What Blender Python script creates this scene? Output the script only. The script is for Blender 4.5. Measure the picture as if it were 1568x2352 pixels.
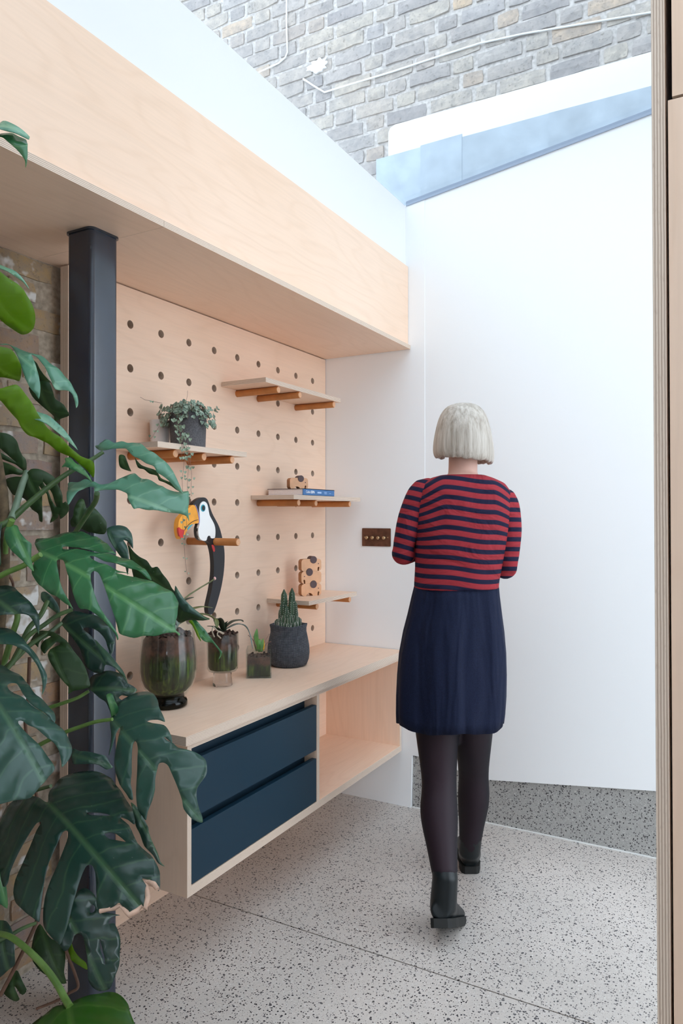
import bpy, bmesh, math, random
from mathutils import Vector, Matrix, noise
from mathutils.geometry import delaunay_2d_cdt
R = random.Random(7)
SC = bpy.context.scene
COL = SC.collection
for o in list(bpy.data.objects):
    bpy.data.objects.remove(o, do_unlink=True)

# ------------------------------------------------------------------ camera
CAM = Vector((1.8351, -1.8268, 1.3758)); YAW = 0.5053; PITCH = 0.0038; FPX = 1672.6
cd = bpy.data.cameras.new('camera'); cam = bpy.data.objects.new('camera', cd); COL.objects.link(cam)
cam.location = CAM; cam.rotation_euler = (math.pi/2 + PITCH, 0, YAW)
cd.sensor_fit = 'HORIZONTAL'; cd.sensor_width = 24.0; cd.lens = FPX/1568*24.0
cd.clip_start = .02; cd.clip_end = 200
SC.camera = cam
# ------------------------------------------------------------------ sky and exposure
wd = bpy.data.worlds.new('overcast_sky'); SC.world = wd; wd.use_nodes = True
bg = wd.node_tree.nodes['Background']; bg.inputs[0].default_value = (0.80, 0.90, 1.0, 1); bg.inputs[1].default_value = 1.0
SC.view_settings.view_transform = 'Standard'; SC.view_settings.look = 'None'
SC.view_settings.exposure = 2.18; SC.view_settings.gamma = 1.0; SC.view_settings.use_curve_mapping = False
try:
    SC.cycles.max_bounces = 14; SC.cycles.diffuse_bounces = 7; SC.cycles.transparent_max_bounces = 24
    SC.cycles.caustics_reflective = False; SC.cycles.caustics_refractive = False
except Exception: pass

# ------------------------------------------------------------------ pixel <-> place helpers (measuring only)
FW = Vector((-math.sin(YAW)*math.cos(PITCH), math.cos(YAW)*math.cos(PITCH), math.sin(PITCH)))
RT = Vector((math.cos(YAW), math.sin(YAW), 0)); UP = RT.cross(FW)
FH = Vector((FW.x, FW.y, 0)).normalized()
def ray(u, v): return FW + RT*((u-784)/FPX) - UP*((v-1176)/FPX)
def at(u, v, d): return CAM + ray(u, v)*d
def onx(u, v, x): D = ray(u, v); return CAM + D*((x-CAM.x)/D.x)
def ony(u, v, y): D = ray(u, v); return CAM + D*((y-CAM.y)/D.y)
def onz(u, v, z): D = ray(u, v); return CAM + D*((z-CAM.z)/D.z)

# ------------------------------------------------------------------ object helpers
class MB:
    def __init__(s): s.v = []; s.f = []; s.m = []; s.sm = []
    def add(s, vs, fs, m=0, sm=False):
        o = len(s.v); s.v += [tuple(x) for x in vs]
        for f in fs: s.f.append(tuple(i+o for i in f)); s.m.append(m); s.sm.append(sm)
        return s
    def box(s, a, b, m=0, mm=None):
        x0,y0,z0 = a; x1,y1,z1 = b
        vs = [(x0,y0,z0),(x1,y0,z0),(x1,y1,z0),(x0,y1,z0),(x0,y0,z1),(x1,y0,z1),(x1,y1,z1),(x0,y1,z1)]
        fs = [(0,3,2,1),(4,5,6,7),(0,1,5,4),(2,3,7,6),(1,2,6,5),(3,0,4,7)]   # -z +z -y +y +x -x
        for k, f in enumerate(fs): s.add([vs[i] for i in f], [(0,1,2,3)], mm[k] if mm else m)
        return s
    def loft(s, rings, m=0, sm=True, cap=True, closed=False):
        n = len(rings[0]); vs = [p for r in rings for p in r]; fs = []
        N = len(rings)
        for i in range(N if closed else N-1):
            j = (i+1) % N
            for k in range(n): fs.append((i*n+k, i*n+(k+1)%n, j*n+(k+1)%n, j*n+k))
        s.add(vs, fs, m, sm)
        if cap and not closed:
            s.add(rings[0], [tuple(range(n))[::-1]], m, False); s.add(rings[-1], [tuple(range(n))], m, False)
        return s
    def lathe(s, prof, n=32, m=0, c=(0,0,0), cap=True, sm=True):
        rings = [[(c[0]+r*math.cos(2*math.pi*k/n), c[1]+r*math.sin(2*math.pi*k/n), c[2]+z) for k in range(n)] for r, z in prof]
        return s.loft(rings, m, sm, cap)
    def tube(s, pts, r, n=8, m=0, cap=True):
        pts = [Vector(p) for p in pts]; rings = []; side = None
        for i, p in enumerate(pts):
            t = (pts[min(i+1, len(pts)-1)]-pts[max(i-1, 0)]).normalized()
            if side is None:
                side = t.cross(Vector((0,0,1)) if abs(t.z) < .9 else Vector((1,0,0))).normalized()
            side = (side - t*side.dot(t)).normalized(); b = t.cross(side)
            rr = r[i] if isinstance(r, (list, tuple)) else r
            rings.append([p + side*(rr*math.cos(2*math.pi*k/n)) + b*(rr*math.sin(2*math.pi*k/n)) for k in range(n)])
        return s.loft(rings, m, True, cap)
    def prism(s, poly, f0, f1, m=0, me=None):
        """poly: list of 2-D points, f0/f1: maps 2-D -> 3-D for the two faces"""
        n = len(poly); a = [f0(p) for p in poly]; b = [f1(p) for p in poly]
        s.add(a, [tuple(range(n))[::-1]], m); s.add(b, [tuple(range(n))], m)
        s.add(a+b, [(k, (k+1)%n, n+(k+1)%n, n+k) for k in range(n)], m if me is None else me)
        return s
    def mesh(s, name):
        me = bpy.data.meshes.new(name); me.from_pydata(s.v, [], s.f)
        for p, m, sm in zip(me.polygons, s.m, s.sm): p.material_index = m; p.use_smooth = sm
        me.update(); return me
    def build(s, name, mats, parent=None, fix=True, weld=False):
        me = s.mesh(name)
        if fix or weld:
            bm = bmesh.new(); bm.from_mesh(me)
            if weld: bmesh.ops.remove_doubles(bm, verts=bm.verts, dist=1e-5)
            if fix: bmesh.ops.recalc_face_normals(bm, faces=bm.faces)
            bm.to_mesh(me); bm.free()
        return link(name, me, mats, parent)
def link(name, me, mats=(), parent=None):
    o = bpy.data.objects.new(name, me); COL.objects.link(o)
    if not isinstance(mats, (list, tuple)): mats = [mats]
    if me is not None:
        for m in mats:
            if len(me.materials) < len(mats): me.materials.append(m)
    if parent: o.parent = parent; o.matrix_parent_inverse = Matrix.Translation(parent.location).inverted() if parent.rotation_euler.z == 0 else Matrix()
    return o
def tag(o, label=None, cat=None, group=None, kind=None):
    if label: o['label'] = label
    if cat: o['category'] = cat
    if group: o['group'] = group
    if kind: o['kind'] = kind
    return o
def thing(name, loc, label, cat, group=None, kind=None):
    o = bpy.data.objects.new(name, None); COL.objects.link(o); o.location = loc; o.empty_display_size = .05
    return tag(o, label, cat, group, kind)
def struct(o, label, cat='structure'): return tag(o, label, cat, None, 'structure')

# ------------------------------------------------------------------ materials
def mat(name):
    m = bpy.data.materials.new(name); m.use_nodes = True
    nt = m.node_tree; b = nt.nodes['Principled BSDF']
    return m, nt, b
def N(nt, t, **k):
    n = nt.nodes.new(t)
    for a, v in k.items(): setattr(n, a, v)
    return n
def L(nt, a, b): nt.links.new(a, b)
def coords(nt, scale=(1,1,1), kind='Object', rnd=True):
    tc = N(nt, 'ShaderNodeTexCoord'); mp = N(nt, 'ShaderNodeMapping'); mp.inputs['Scale'].default_value = scale
    src = tc.outputs[kind]
    if rnd:
        oi = N(nt, 'ShaderNodeObjectInfo'); mu = N(nt, 'ShaderNodeMath', operation='MULTIPLY'); mu.inputs[1].default_value = 37.0
        L(nt, oi.outputs['Random'], mu.inputs[0]); ad = N(nt, 'ShaderNodeVectorMath', operation='ADD')
        L(nt, src, ad.inputs[0]); L(nt, mu.outputs[0], ad.inputs[1]); src = ad.outputs[0]
    L(nt, src, mp.inputs['Vector']); return mp.outputs[0]
def noise_n(nt, vec, scale, detail=3, rough=.5, dist=0):
    n = N(nt, 'ShaderNodeTexNoise'); n.inputs['Scale'].default_value = scale; n.inputs['Detail'].default_value = detail
    n.inputs['Roughness'].default_value = rough; n.inputs['Distortion'].default_value = dist
    if vec: L(nt, vec, n.inputs['Vector'])
    return n.outputs['Fac']
def ramp(nt, fac, stops, interp='LINEAR'):
    r = N(nt, 'ShaderNodeValToRGB'); r.color_ramp.interpolation = interp
    el = r.color_ramp.elements
    while len(el) < len(stops): el.new(.5)
    for e, (p, c) in zip(el, stops): e.position = p; e.color = (*c, 1) if len(c) == 3 else c
    L(nt, fac, r.inputs[0]); return r.outputs[0]
def mixc(nt, fac, a, b, mode='MIX'):
    n = N(nt, 'ShaderNodeMix', data_type='RGBA', blend_type=mode)
    for inp, x in ((n.inputs[0], fac), (n.inputs[6], a), (n.inputs[7], b)):
        if isinstance(x, (int, float)): inp.default_value = x
        elif isinstance(x, tuple): inp.default_value = (*x, 1)
        else: L(nt, x, inp)
    return n.outputs[2]
def math_n(nt, op, a, b=None, c=None):
    n = N(nt, 'ShaderNodeMath', operation=op)
    for i, x in enumerate((a, b, c)):
        if x is None: continue
        if isinstance(x, (int, float)): n.inputs[i].default_value = x
        else: L(nt, x, n.inputs[i])
    return n.outputs[0]
def bump(nt, b, h, strength=.2, dist=.002):
    n = N(nt, 'ShaderNodeBump'); n.inputs['Strength'].default_value = strength; n.inputs['Distance'].default_value = dist
    L(nt, h, n.inputs['Height']); L(nt, n.outputs[0], b.inputs['Normal'])
def simple(name, col, rough=.5, metal=0, spec=.5, nz=0, nscale=30):
    m, nt, b = mat(name); b.inputs['Roughness'].default_value = rough; b.inputs['Metallic'].default_value = metal
    b.inputs['Specular IOR Level'].default_value = spec
    if nz:
        f = noise_n(nt, coords(nt), nscale, 4)
        lo = tuple(c*(1-nz) for c in col); hi = tuple(min(1, c*(1+nz)) for c in col)
        L(nt, ramp(nt, f, [(.3, lo), (.7, hi)]), b.inputs['Base Color'])
    else: b.inputs['Base Color'].default_value = (*col, 1)
    return m

PLY = (0.85, 0.635, 0.485)
def ply_face(name, grain, flat, col=PLY, amt=1.0):
    """birch veneer: grain runs along axis grain, flat is the axis through the sheet"""
    m, nt, b = mat(name); sc = [5.0, 5.0, 5.0]; sc['xyz'.index(grain)] = 1.1; sc['xyz'.index(flat)] = .2
    vec = coords(nt, tuple(sc))
    big = noise_n(nt, vec, .75, 2.5, .45, .3)
    ring = math_n(nt, 'SINE', math_n(nt, 'MULTIPLY', big, 90))
    ring = math_n(nt, 'POWER', math_n(nt, 'MULTIPLY_ADD', ring, .5, .5), 5.0)
    sc2 = [120.0]*3; sc2['xyz'.index(grain)] = 5.0
    fib = noise_n(nt, coords(nt, tuple(sc2)), 1.0, 3, .6)
    pat = noise_n(nt, coords(nt), 2.2, 3, .5)
    d = tuple(c*k for c, k in zip(col, (.86, .79, .72))); w = tuple(min(.95, c*k) for c, k in zip(col, (1.05, 1.06, 1.09)))
    c = mixc(nt, pat, tuple(x*k for x, k in zip(col, (.97,.93,.89))), w)
    c = mixc(nt, math_n(nt, 'MULTIPLY', ring, .20*amt), c, d)
    c = mixc(nt, math_n(nt, 'MULTIPLY', ramp(nt, fib, [(.35, (1,1,1)), (.6, (0,0,0))]), .14*amt), c, tuple(x*.72 for x in col))
    L(nt, c, b.inputs['Base Color']); b.inputs['Roughness'].default_value = .42; b.inputs['Specular IOR Level'].default_value = .35
    return m
def ply_edge(name, axis, layer=.0042):
    m, nt, b = mat(name)
    tc = N(nt, 'ShaderNodeTexCoord'); sx = N(nt, 'ShaderNodeSeparateXYZ'); L(nt, tc.outputs['Object'], sx.inputs[0])
    c = sx.outputs['XYZ'.index(axis.upper())]
    sc = [60.0]*3; sc['xyz'.index(axis)] = 300.0
    wob = noise_n(nt, coords(nt, tuple(30.0 for _ in range(3))), 1, 2)
    t = math_n(nt, 'ADD', math_n(nt, 'MULTIPLY', c, 2*math.pi/layer), math_n(nt, 'MULTIPLY', wob, 1.6))
    s = math_n(nt, 'MULTIPLY_ADD', math_n(nt, 'SINE', t), .5, .5)
    g = noise_n(nt, coords(nt, tuple(sc)), 1, 3, .7)
    col = ramp(nt, s, [(.15, (.47,.35,.27)), (.5, (.68,.54,.43)), (.9, (.76,.63,.52))])
    col = mixc(nt, math_n(nt, 'MULTIPLY', ramp(nt, g, [(.55, (0,0,0)), (.75, (1,1,1))]), .35), col, (.36,.25,.18))
    L(nt, col, b.inputs['Base Color']); b.inputs['Roughness'].default_value = .6
    return m
PF = {(g, f): ply_face('birch_veneer_'+g+f, g, f) for g, f in (('y','x'),('y','z'),('x','y'),('z','y'),('x','z'),('z','x'))}
PE = {a: ply_edge('birch_ply_edge_'+a, a) for a in 'xyz'}
def ply(name, a, b, thick, grain, parent=None):
    """one plywood sheet as a box; thick = axis through the sheet"""
    c = Vector([(p+q)/2 for p, q in zip(a, b)]); lo = [p-q for p, q in zip(a, c)]; hi = [p-q for p, q in zip(b, c)]
    pair = {'z': (0,1), 'y': (2,3), 'x': (4,5)}[thick]
    mb = MB().box(lo, hi, mm=[0 if k in pair else 1 for k in range(6)])
    me = mb.mesh(name); o = bpy.data.objects.new(name, me); COL.objects.link(o)
    me.materials.append(PF[(grain, thick)]); me.materials.append(PE[thick])
    o.location = c
    if parent: o.parent = parent; o.location = c - parent.location
    return o

WHITE = simple('white_paint', (.80,.80,.80), .55, spec=.3)
def plaster():
    m, nt, b = mat('white_plaster'); n = noise_n(nt, coords(nt, rnd=False), 160, 4, .6)
    b.inputs['Base Color'].default_value = (.85,.855,.86,1); b.inputs['Roughness'].default_value = .6; bump(nt, b, n, .06, .001); return m
PLASTER = plaster()
def terrazzo(name, base=(.615,.56,.515), dens=1.0):
    m, nt, b = mat(name); tc = N(nt, 'ShaderNodeTexCoord'); src = tc.outputs['Object']
    wn = N(nt, 'ShaderNodeTexNoise'); wn.inputs['Scale'].default_value = 55; L(nt, src, wn.inputs['Vector'])
    sb = N(nt, 'ShaderNodeVectorMath', operation='SUBTRACT'); sb.inputs[1].default_value = (.5,.5,.5); L(nt, wn.outputs['Color'], sb.inputs[0])
    mu = N(nt, 'ShaderNodeVectorMath', operation='SCALE'); mu.inputs['Scale'].default_value = .012; L(nt, sb.outputs[0], mu.inputs[0])
    ad = N(nt, 'ShaderNodeVectorMath', operation='ADD'); L(nt, src, ad.inputs[0]); L(nt, mu.outputs[0], ad.inputs[1])
    def chips(scale, keep, size, seedoff):
        v = N(nt, 'ShaderNodeTexVoronoi'); v.inputs['Scale'].default_value = scale
        mp = N(nt, 'ShaderNodeMapping'); mp.inputs['Location'].default_value = (seedoff, seedoff*.7, seedoff*.3); L(nt, ad.outputs[0], mp.inputs[0]); L(nt, mp.outputs[0], v.inputs['Vector'])
        sx = N(nt, 'ShaderNodeSeparateColor'); L(nt, v.outputs['Color'], sx.inputs[0])
        k = math_n(nt, 'LESS_THAN', sx.outputs[0], keep)
        sz = math_n(nt, 'MULTIPLY_ADD', sx.outputs[1], size*.7, size*.45)
        inside = math_n(nt, 'LESS_THAN', v.outputs['Distance'], sz)
        return math_n(nt, 'MULTIPLY', k, inside), sx.outputs[2]
    cl = noise_n(nt, coords(nt, rnd=False), 1.6, 3); fine = noise_n(nt, coords(nt, rnd=False), 90, 4, .7)
    c = mixc(nt, ramp(nt, cl, [(.35,(0,0,0)), (.65,(1,1,1))]), tuple(x*.88 for x in base), tuple(x*1.08 for x in base))
    c = mixc(nt, math_n(nt, 'MULTIPLY', fine, .5), c, tuple(x*.62 for x in base))
    for sc, keep, size, off, c0, c1 in ((300, .22, .36, 5.1, (.75,.73,.70), (.62,.6,.58)), (420, .14, .40, 1.7, (.06,.06,.065), (.16,.15,.14)),
                               (160, .40*dens, .42, 2.3, (.012,.012,.016), (.09,.085,.085)), (92, .20*dens, .36, 9.3, (.02,.02,.025), (.13,.12,.125)), (62, .10*dens, .26, 6.6, (.02,.02,.025), (.12,.11,.115)), (120, .05, .34, 3.9, (.72,.71,.69), (.45,.40,.36))):
        f, r = chips(sc, keep, size, off); c = mixc(nt, f, c, mixc(nt, r, c0, c1))
    L(nt, c, b.inputs['Base Color']); b.inputs['Roughness'].default_value = .38; b.inputs['Specular IOR Level'].default_value = .4
    return m
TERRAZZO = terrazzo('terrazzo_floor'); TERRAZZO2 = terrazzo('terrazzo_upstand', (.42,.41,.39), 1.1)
def brick_mat(name, stops, paint=0.0, dark=.5):
    m, nt, b = mat(name); oi = N(nt, 'ShaderNodeObjectInfo'); vec = coords(nt)
    base = ramp(nt, oi.outputs['Random'], stops, 'LINEAR')
    n1 = noise_n(nt, vec, 20, 6, .72); n2 = noise_n(nt, vec, 70, 4, .7)
    c = mixc(nt, ramp(nt, n1, [(.38, (0,0,0)), (.68, (1,1,1))]), base, mixc(nt, .6, base, (.21,.205,.215)))
    c = mixc(nt, math_n(nt, 'MULTIPLY', ramp(nt, n2, [(.56, (0,0,0)), (.7, (1,1,1))]), dark), c, (.10,.085,.075))
    if paint:
        tc = N(nt, 'ShaderNodeTexCoord'); g = N(nt, 'ShaderNodeNewGeometry')
        pn = noise_n(nt, g.outputs['Position'], 5.5, 4, .6)
        c = mixc(nt, math_n(nt, 'MULTIPLY', ramp(nt, pn, [(.53, (0,0,0)), (.58, (1,1,1))]), paint), c, (.70,.69,.67))
    L(nt, c, b.inputs['Base Color']); b.inputs['Roughness'].default_value = .9; b.inputs['Specular IOR Level'].default_value = .2
    bump(nt, b, n2, .5, .004); return m
BRICK_OUT = brick_mat('weathered_stock_brick', [(0,(.385,.355,.345)), (.3,(.48,.43,.39)), (.55,(.55,.49,.42)), (.8,(.44,.41,.40)), (.93,(.63,.48,.34)), (1,(.40,.37,.365))], 0, .55)
BRICK_IN = brick_mat('reclaimed_stock_brick', [(0,(.33,.22,.12)), (.3,(.40,.28,.15)), (.5,(.27,.14,.09)), (.7,(.43,.32,.19)), (.85,(.30,.19,.14)), (1,(.38,.29,.20))], .85)
MORTAR_OUT = simple('pale_lime_mortar', (.52,.485,.46), .95, nz=.25, nscale=60); MORTAR_IN = simple('brown_mortar', (.34,.28,.215), .95, nz=.3, nscale=60)
LEAD = simple('lead_sheet', (.42,.49,.56), .5, nz=.14, nscale=9)
STEEL = simple('black_painted_steel', (.0105,.019,.037), .26, spec=.9, nz=.3, nscale=12)
TEAL = simple('dark_teal_lacquer', (.0062,.028,.050), .45, spec=.3); TEAL_D = simple('dark_teal_recess', (.008,.030,.052), .5)
PEG = simple('orange_stained_beech', (.50,.185,.05), .42, nz=.16, nscale=18); PEG_END = simple('peg_end_grain', (.66,.36,.20), .6, nz=.12, nscale=200)
def glass(name, tint=(1,1,1), rough=0.0):
    """thin clear glass: fresnel sheen over a see-through sheet"""
    m = bpy.data.materials.new(name); m.use_nodes = True; nt = m.node_tree; nt.nodes.clear()
    out = N(nt, 'ShaderNodeOutputMaterial'); mx = N(nt, 'ShaderNodeMixShader'); fr = N(nt, 'ShaderNodeLayerWeight'); fr.inputs[0].default_value = .5
    t = N(nt, 'ShaderNodeBsdfTransparent'); t.inputs[0].default_value = (*tint, 1); g = N(nt, 'ShaderNodeBsdfGlossy'); g.inputs['Roughness'].default_value = rough
    L(nt, math_n(nt, 'MULTIPLY_ADD', math_n(nt, 'POWER', fr.outputs['Facing'], 5.0), .97, .025), mx.inputs[0]); L(nt, t.outputs[0], mx.inputs[1]); L(nt, g.outputs[0], mx.inputs[2]); L(nt, mx.outputs[0], out.inputs[0]); return m
GLASS = glass('clear_glass', (.96,.98,.97)); ROOFGLASS = glass('roof_glass', (.745,.765,.775)); GREENGLASS = glass('green_tinted_glass', (.80,.86,.80)); SMOKE = glass('dark_glass_foot', (.10,.11,.08))
SOLIDGLASS, _nt, _b = mat('solid_glass'); _b.inputs['Transmission Weight'].default_value = 1; _b.inputs['Roughness'].default_value = .02; _b.inputs['IOR'].default_value = 1.4

# ================================================================== THE ROOM
YB = 1.327; XF = 0.450; ZS = 2.155; YBACK = -3.4; XR = 2.75
def roof_z(x): return 2.838 + .141*(x-.44)
# floor: terrazzo slabs with an open saw-cut joint
fl = MB().box((-.3, YBACK-3, -.12), (3.4, 1.5, -.008)).build('floor', simple('joint_filler', (.10,.085,.07), .9))
struct(fl, 'grey terrazzo floor with dark chips and a saw-cut joint', 'floor')
for (y0, y1) in ((YBACK-3, .224), (.229, 1.5)):
    MB().box((-.3, y0, -.008), (3.4, y1, 0)).build('floor_slab', TERRAZZO, fl)
struct(MB().box((3.4, -8, -.15), (12, 3, -.02)).build('floor_bounce', simple('pale_bounce_ground', (.62,.61,.58), .9)), 'unseen pale ground added outside the garden doors to bounce light', 'reflector')  # unseen ground, added to bounce daylight in through the door opening
# white back wall (lower part reaches the floor on the left, stops above the upstand on the right)
wall = MB()
poly = [(-.10,0),(.462,0),(.468,.247),(.533,.247),(.533,roof_z(.533)),(.44,roof_z(.44)),(-.10,roof_z(.44))]
wall.prism(poly, lambda p: (p[0], YB, p[1]), lambda p: (p[0], YB+.035, p[1]))
poly = [(.533,.247),(.80,.192),(1.54,.274),(XR,.30),(XR,roof_z(XR)),(.533,roof_z(.533))]
wall.prism(poly, lambda p: (p[0], YB+.002, p[1]), lambda p: (p[0], YB+.035, p[1]))
struct(wall.build('wall_back', PLASTER), 'white plastered wall facing the viewer behind the walking woman', 'wall')
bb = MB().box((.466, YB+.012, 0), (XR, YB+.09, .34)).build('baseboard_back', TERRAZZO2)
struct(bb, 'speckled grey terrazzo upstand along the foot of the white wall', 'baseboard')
MB().box((.466, YB+.005, 0), (XR, YB+.012, .004)).build('sealant_bead', simple('white_sealant', (.75,.75,.73), .5), bb)
struct(MB().box((XR, YBACK, 0), (XR+.1, -.70, roof_z(XR))).box((XR, -.70, 2.62), (XR+.1, YB+.1, roof_z(XR))).box((XR, 1.27, 0), (XR+.1, YB+.1, 2.62)).build('wall_right', PLASTER), 'white side wall on the right with a wide garden door opening', 'wall')
# bulkhead: plywood fascia and soffit, white box above
cl = thing('ceiling', (0, 0, ZS), 'birch plywood bulkhead running along the left wall with a white upstand above', 'ceiling', kind='structure')
MB().box((.30, YBACK, 2.30), (XF-.014, YB, roof_z(.44)-.004)).build('white_upstand', WHITE, cl)
MB().box((-.2, YBACK, 2.30), (.31, YB, 2.44)).build('bulkhead_core', WHITE, cl)
ply('fascia_panel', (XF-.018, -.95, ZS+.018), (XF, YB-.002, 2.545), 'x', 'y', cl)
ply('fascia_panel', (XF-.018, YBACK, ZS+.018), (XF, -.952, 2.545), 'x', 'y', cl)
ply('soffit_panel', (-.06, -.336, ZS), (XF+.012, YB-.002, ZS+.018), 'z', 'y', cl)
ply('soffit_panel', (-.06, -1.55, ZS), (XF+.012, -.337, ZS+.018), 'z', 'y', cl)
ply('soffit_panel', (-.06, YBACK, ZS), (XF+.012, -1.551, ZS+.018), 'z', 'y', cl)
# sloping glass roof
g = MB(); YG = -2.4
poly = [(.40, roof_z(.40)+.004), (XR+.1, roof_z(XR+.1)+.004)]
g.add([(x, y, z+dz) for dz in (0, .012) for (x, z) in poly for y in (YG, YB+.05)], [(0,1,3,2),(4,6,7,5),(0,4,5,1),(2,3,7,6),(0,2,6,4),(1,5,7,3)])
cb_ = MB().box((.30, YBACK, roof_z(.44)), (XR+.1, YG, 3.3)).build('ceiling_rear', WHITE)
struct(cb_, 'white ceiling over the rear of the room', 'ceiling')
struct(MB().box((-.25, YBACK-.1, 0), (2.0, YBACK, 3.3)).box((2.0, YBACK-.1, 2.4), (XR+.1, YBACK, 3.3)).box((2.0, YBACK-.1, 0), (XR+.1, YBACK, 1.05)).build('wall_rear', PLASTER), 'white rear wall behind the viewer with a window opening added on the right for light', 'wall')  # window opening added out of view to light the cupboard front
struct(g.build('window_1', ROOFGLASS), 'sloping frameless glass roof over the room', 'window')
# steel strip where the glass meets the wall
t = MB(); x0, x1 = .44, XR
t.add([(x, y, roof_z(x)+dz) for x in (x0, x1) for y in (YB-.004, YB+.03) for dz in (-.006, .016)], [(0,1,3,2),(4,6,7,5),(0,4,5,1),(2,3,7,6),(0,2,6,4),(1,5,7,3)])
struct(t.build('trim_1', simple('blue_grey_seal', (.30,.36,.46), .5)), 'blue-grey seal strip along the sloping top of the white wall', 'trim')

# ------------------------------------------------------------------ brick walls
def brick_mesh(name, w, d, h, seed):
    """front face looks along -y; rough, slightly rounded"""
    r = random.Random(seed); nx, nz = (4, 2) if w > .15 else (2, 2)
    mb = MB(); fr = []
    for j in range(nz+1):
        for i in range(nx+1):
            x = -w/2 + w*i/nx; z = -h/2 + h*j/nz; y = -d + r.uniform(-.0025, .0025)
            e = i in (0, nx) or j in (0, nz)
            if e: y += .0015 + r.uniform(0, .002)
            if i in (0, nx) and j in (0, nz): x *= .985; z *= .96
            fr.append((x + (r.uniform(-.003,.003)), y, z + r.uniform(-.0025,.0025)))
    fs = [(j*(nx+1)+i, j*(nx+1)+i+1, (j+1)*(nx+1)+i+1, (j+1)*(nx+1)+i) for j in range(nz) for i in range(nx)]
    rim = [i for i in range(nx+1)] + [(j*(nx+1)+nx) for j in range(1, nz+1)] + [nz*(nx+1)+i for i in range(nx-1, -1, -1)] + [j*(nx+1) for j in range(nz-1, 0, -1)]
    o = len(fr); back = [(fr[k][0], .01, fr[k][2]) for k in rim]; n = len(rim)
    fs += [(rim[(k+1)%n], rim[k], o+k, o+(k+1)%n) for k in range(n)]
    mb.add(fr+back, fs, 0, False); return mb.mesh(name)
ST = [brick_mesh('brick', .203, .009, .060, k) for k in range(7)]; HD = [brick_mesh('brick', .092, .009, .060, 50+k) for k in range(6)]
def flemish(parent, m, a0, a1, z0, z1, place, rot, seed=1, skip=None, pitch=.075):
    r = random.Random(seed); nrow = int((z1-z0)/pitch)
    for j in range(nrow):
        z = z0 + (j+.5)*pitch; a = a0 - (.0 if j % 2 else .165) - r.uniform(0, .02); head = False
        while a < a1:
            w = .1025 if head else .215; c = a + w/2 + .005; a += w + .010; h = head; head = not head
            if r.random() < .10: head = not head
            if c < a0-.05 or c > a1+.05: continue
            if skip and skip(c, z): continue
            me = r.choice(HD if h else ST); o = bpy.data.objects.new('brick', me)
            if len(me.materials) == 0: me.materials.append(m)
            COL.objects.link(o); o.parent = parent
            o.location = Vector(place(c, z)) + Vector((r.uniform(-.002,.002), r.uniform(-.003,.003), r.uniform(-.003,.003))) - parent.location
            o.rotation_euler = (0, r.uniform(-.010,.010), rot+r.uniform(-.008,.008))
            o.material_slots[0].link = 'OBJECT'; o.material_slots[0].material = m
YE = 1.395
we = MB().box((-2.0, YE, 2.4), (XR+.4, YE+.2, 5.2)).build('wall_exterior', MORTAR_OUT)
struct(we, 'weathered pale stock brick wall of the house seen through the glass roof', 'wall')
ZF = 3.12; ZR = 3.262
flemish(we, BRICK_OUT, -1.55, 1.95, 2.82, 4.77, lambda c, z: (c, YE, z), 0, 3, skip=lambda c, z: (c > .34 and z < ZR+.02) or (z < 2.9 and c > .4) or (c < .30-(z-2.75)*1.05-.62) or (z > 4.32-.55*max(0,c-.2) and c > .2) or (z > 4.35 and c > -.4))
MB().prism([(.325,ZF-.02),(XR,ZF-.02),(XR,ZR),(.36,ZR),(.335,ZR-.01),(.325,ZR-.03)], lambda p: (p[0], YE-.022, p[1]), lambda p: (p[0], YE+.01, p[1])).build('render_band', simple('white_render', (.84,.84,.83), .8), we)
for k, (a, b) in enumerate(((.26,.50),(.494,.70),(.694,1.10),(1.094,XR))):
    q = MB(); dy = .002*(k % 2); dz = (.0,.010,.0,.004)[k]
    q.prism([(a,roof_z(a)-.03),(b,roof_z(b)-.03),(b,ZF+dz),(a,ZF+dz-.004)], lambda p: (p[0], YE-.024-dy, p[1]), lambda p: (p[0], YE-.012, p[1]))
    q.build('lead_flashing', LEAD, we)
# painted splash on the outside brick
rs = random.Random(9); sp = []
for k in range(26):
    th = 2*math.pi*k/26; q = .55+.45*rs.random(); sp.append((.085+.080*q*math.cos(th), .05+.042*q*math.sin(th)))
pp = ony(695, 160, YE-.018)
MB().prism(sp, lambda p: (pp.x+p[0], YE-.012, pp.z+p[1]-.05), lambda p: (pp.x+p[0], YE-.002, pp.z+p[1]-.05)).build('paint_splash', WHITE, we)
CW = simple('white_cable', (.82,.82,.80), .4)
def cable(pts, lab):
    q = [ony(u, v, YE-.012) for u, v in pts]
    tag(MB().tube(q, .0045, 8).build('cable', CW), lab, 'cable', 'cables on the outside brick wall')
cable([(659,-60),(658,0),(658,60),(660,120),(655,132),(640,145),(595,166),(560,180)], 'white cable dropping straight down the bricks then turning left behind the white upstand')
cable([(696,181),(720,197),(745,212),(800,195),(900,165),(1000,132),(1100,100),(1200,78),(1320,58),(1500,28),(1560,18)], 'long white cable clipped along the brick courses towards the upper right')
# interior brick wall left of the pegboard
wl = MB().box((-.25, YBACK, -.02), (-.056, YB+.05, ZS+.2)).build('wall_left', MORTAR_IN)
struct(wl, 'old stock brick wall behind the climbing plant', 'wall')
flemish(wl, BRICK_IN, -1.16, -.262, .02, 2.30, lambda c, z: (-.056, c, z), math.pi/2, 11, skip=lambda c, z: z > ZS-.02 or c > -.262, pitch=.0765)

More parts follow.
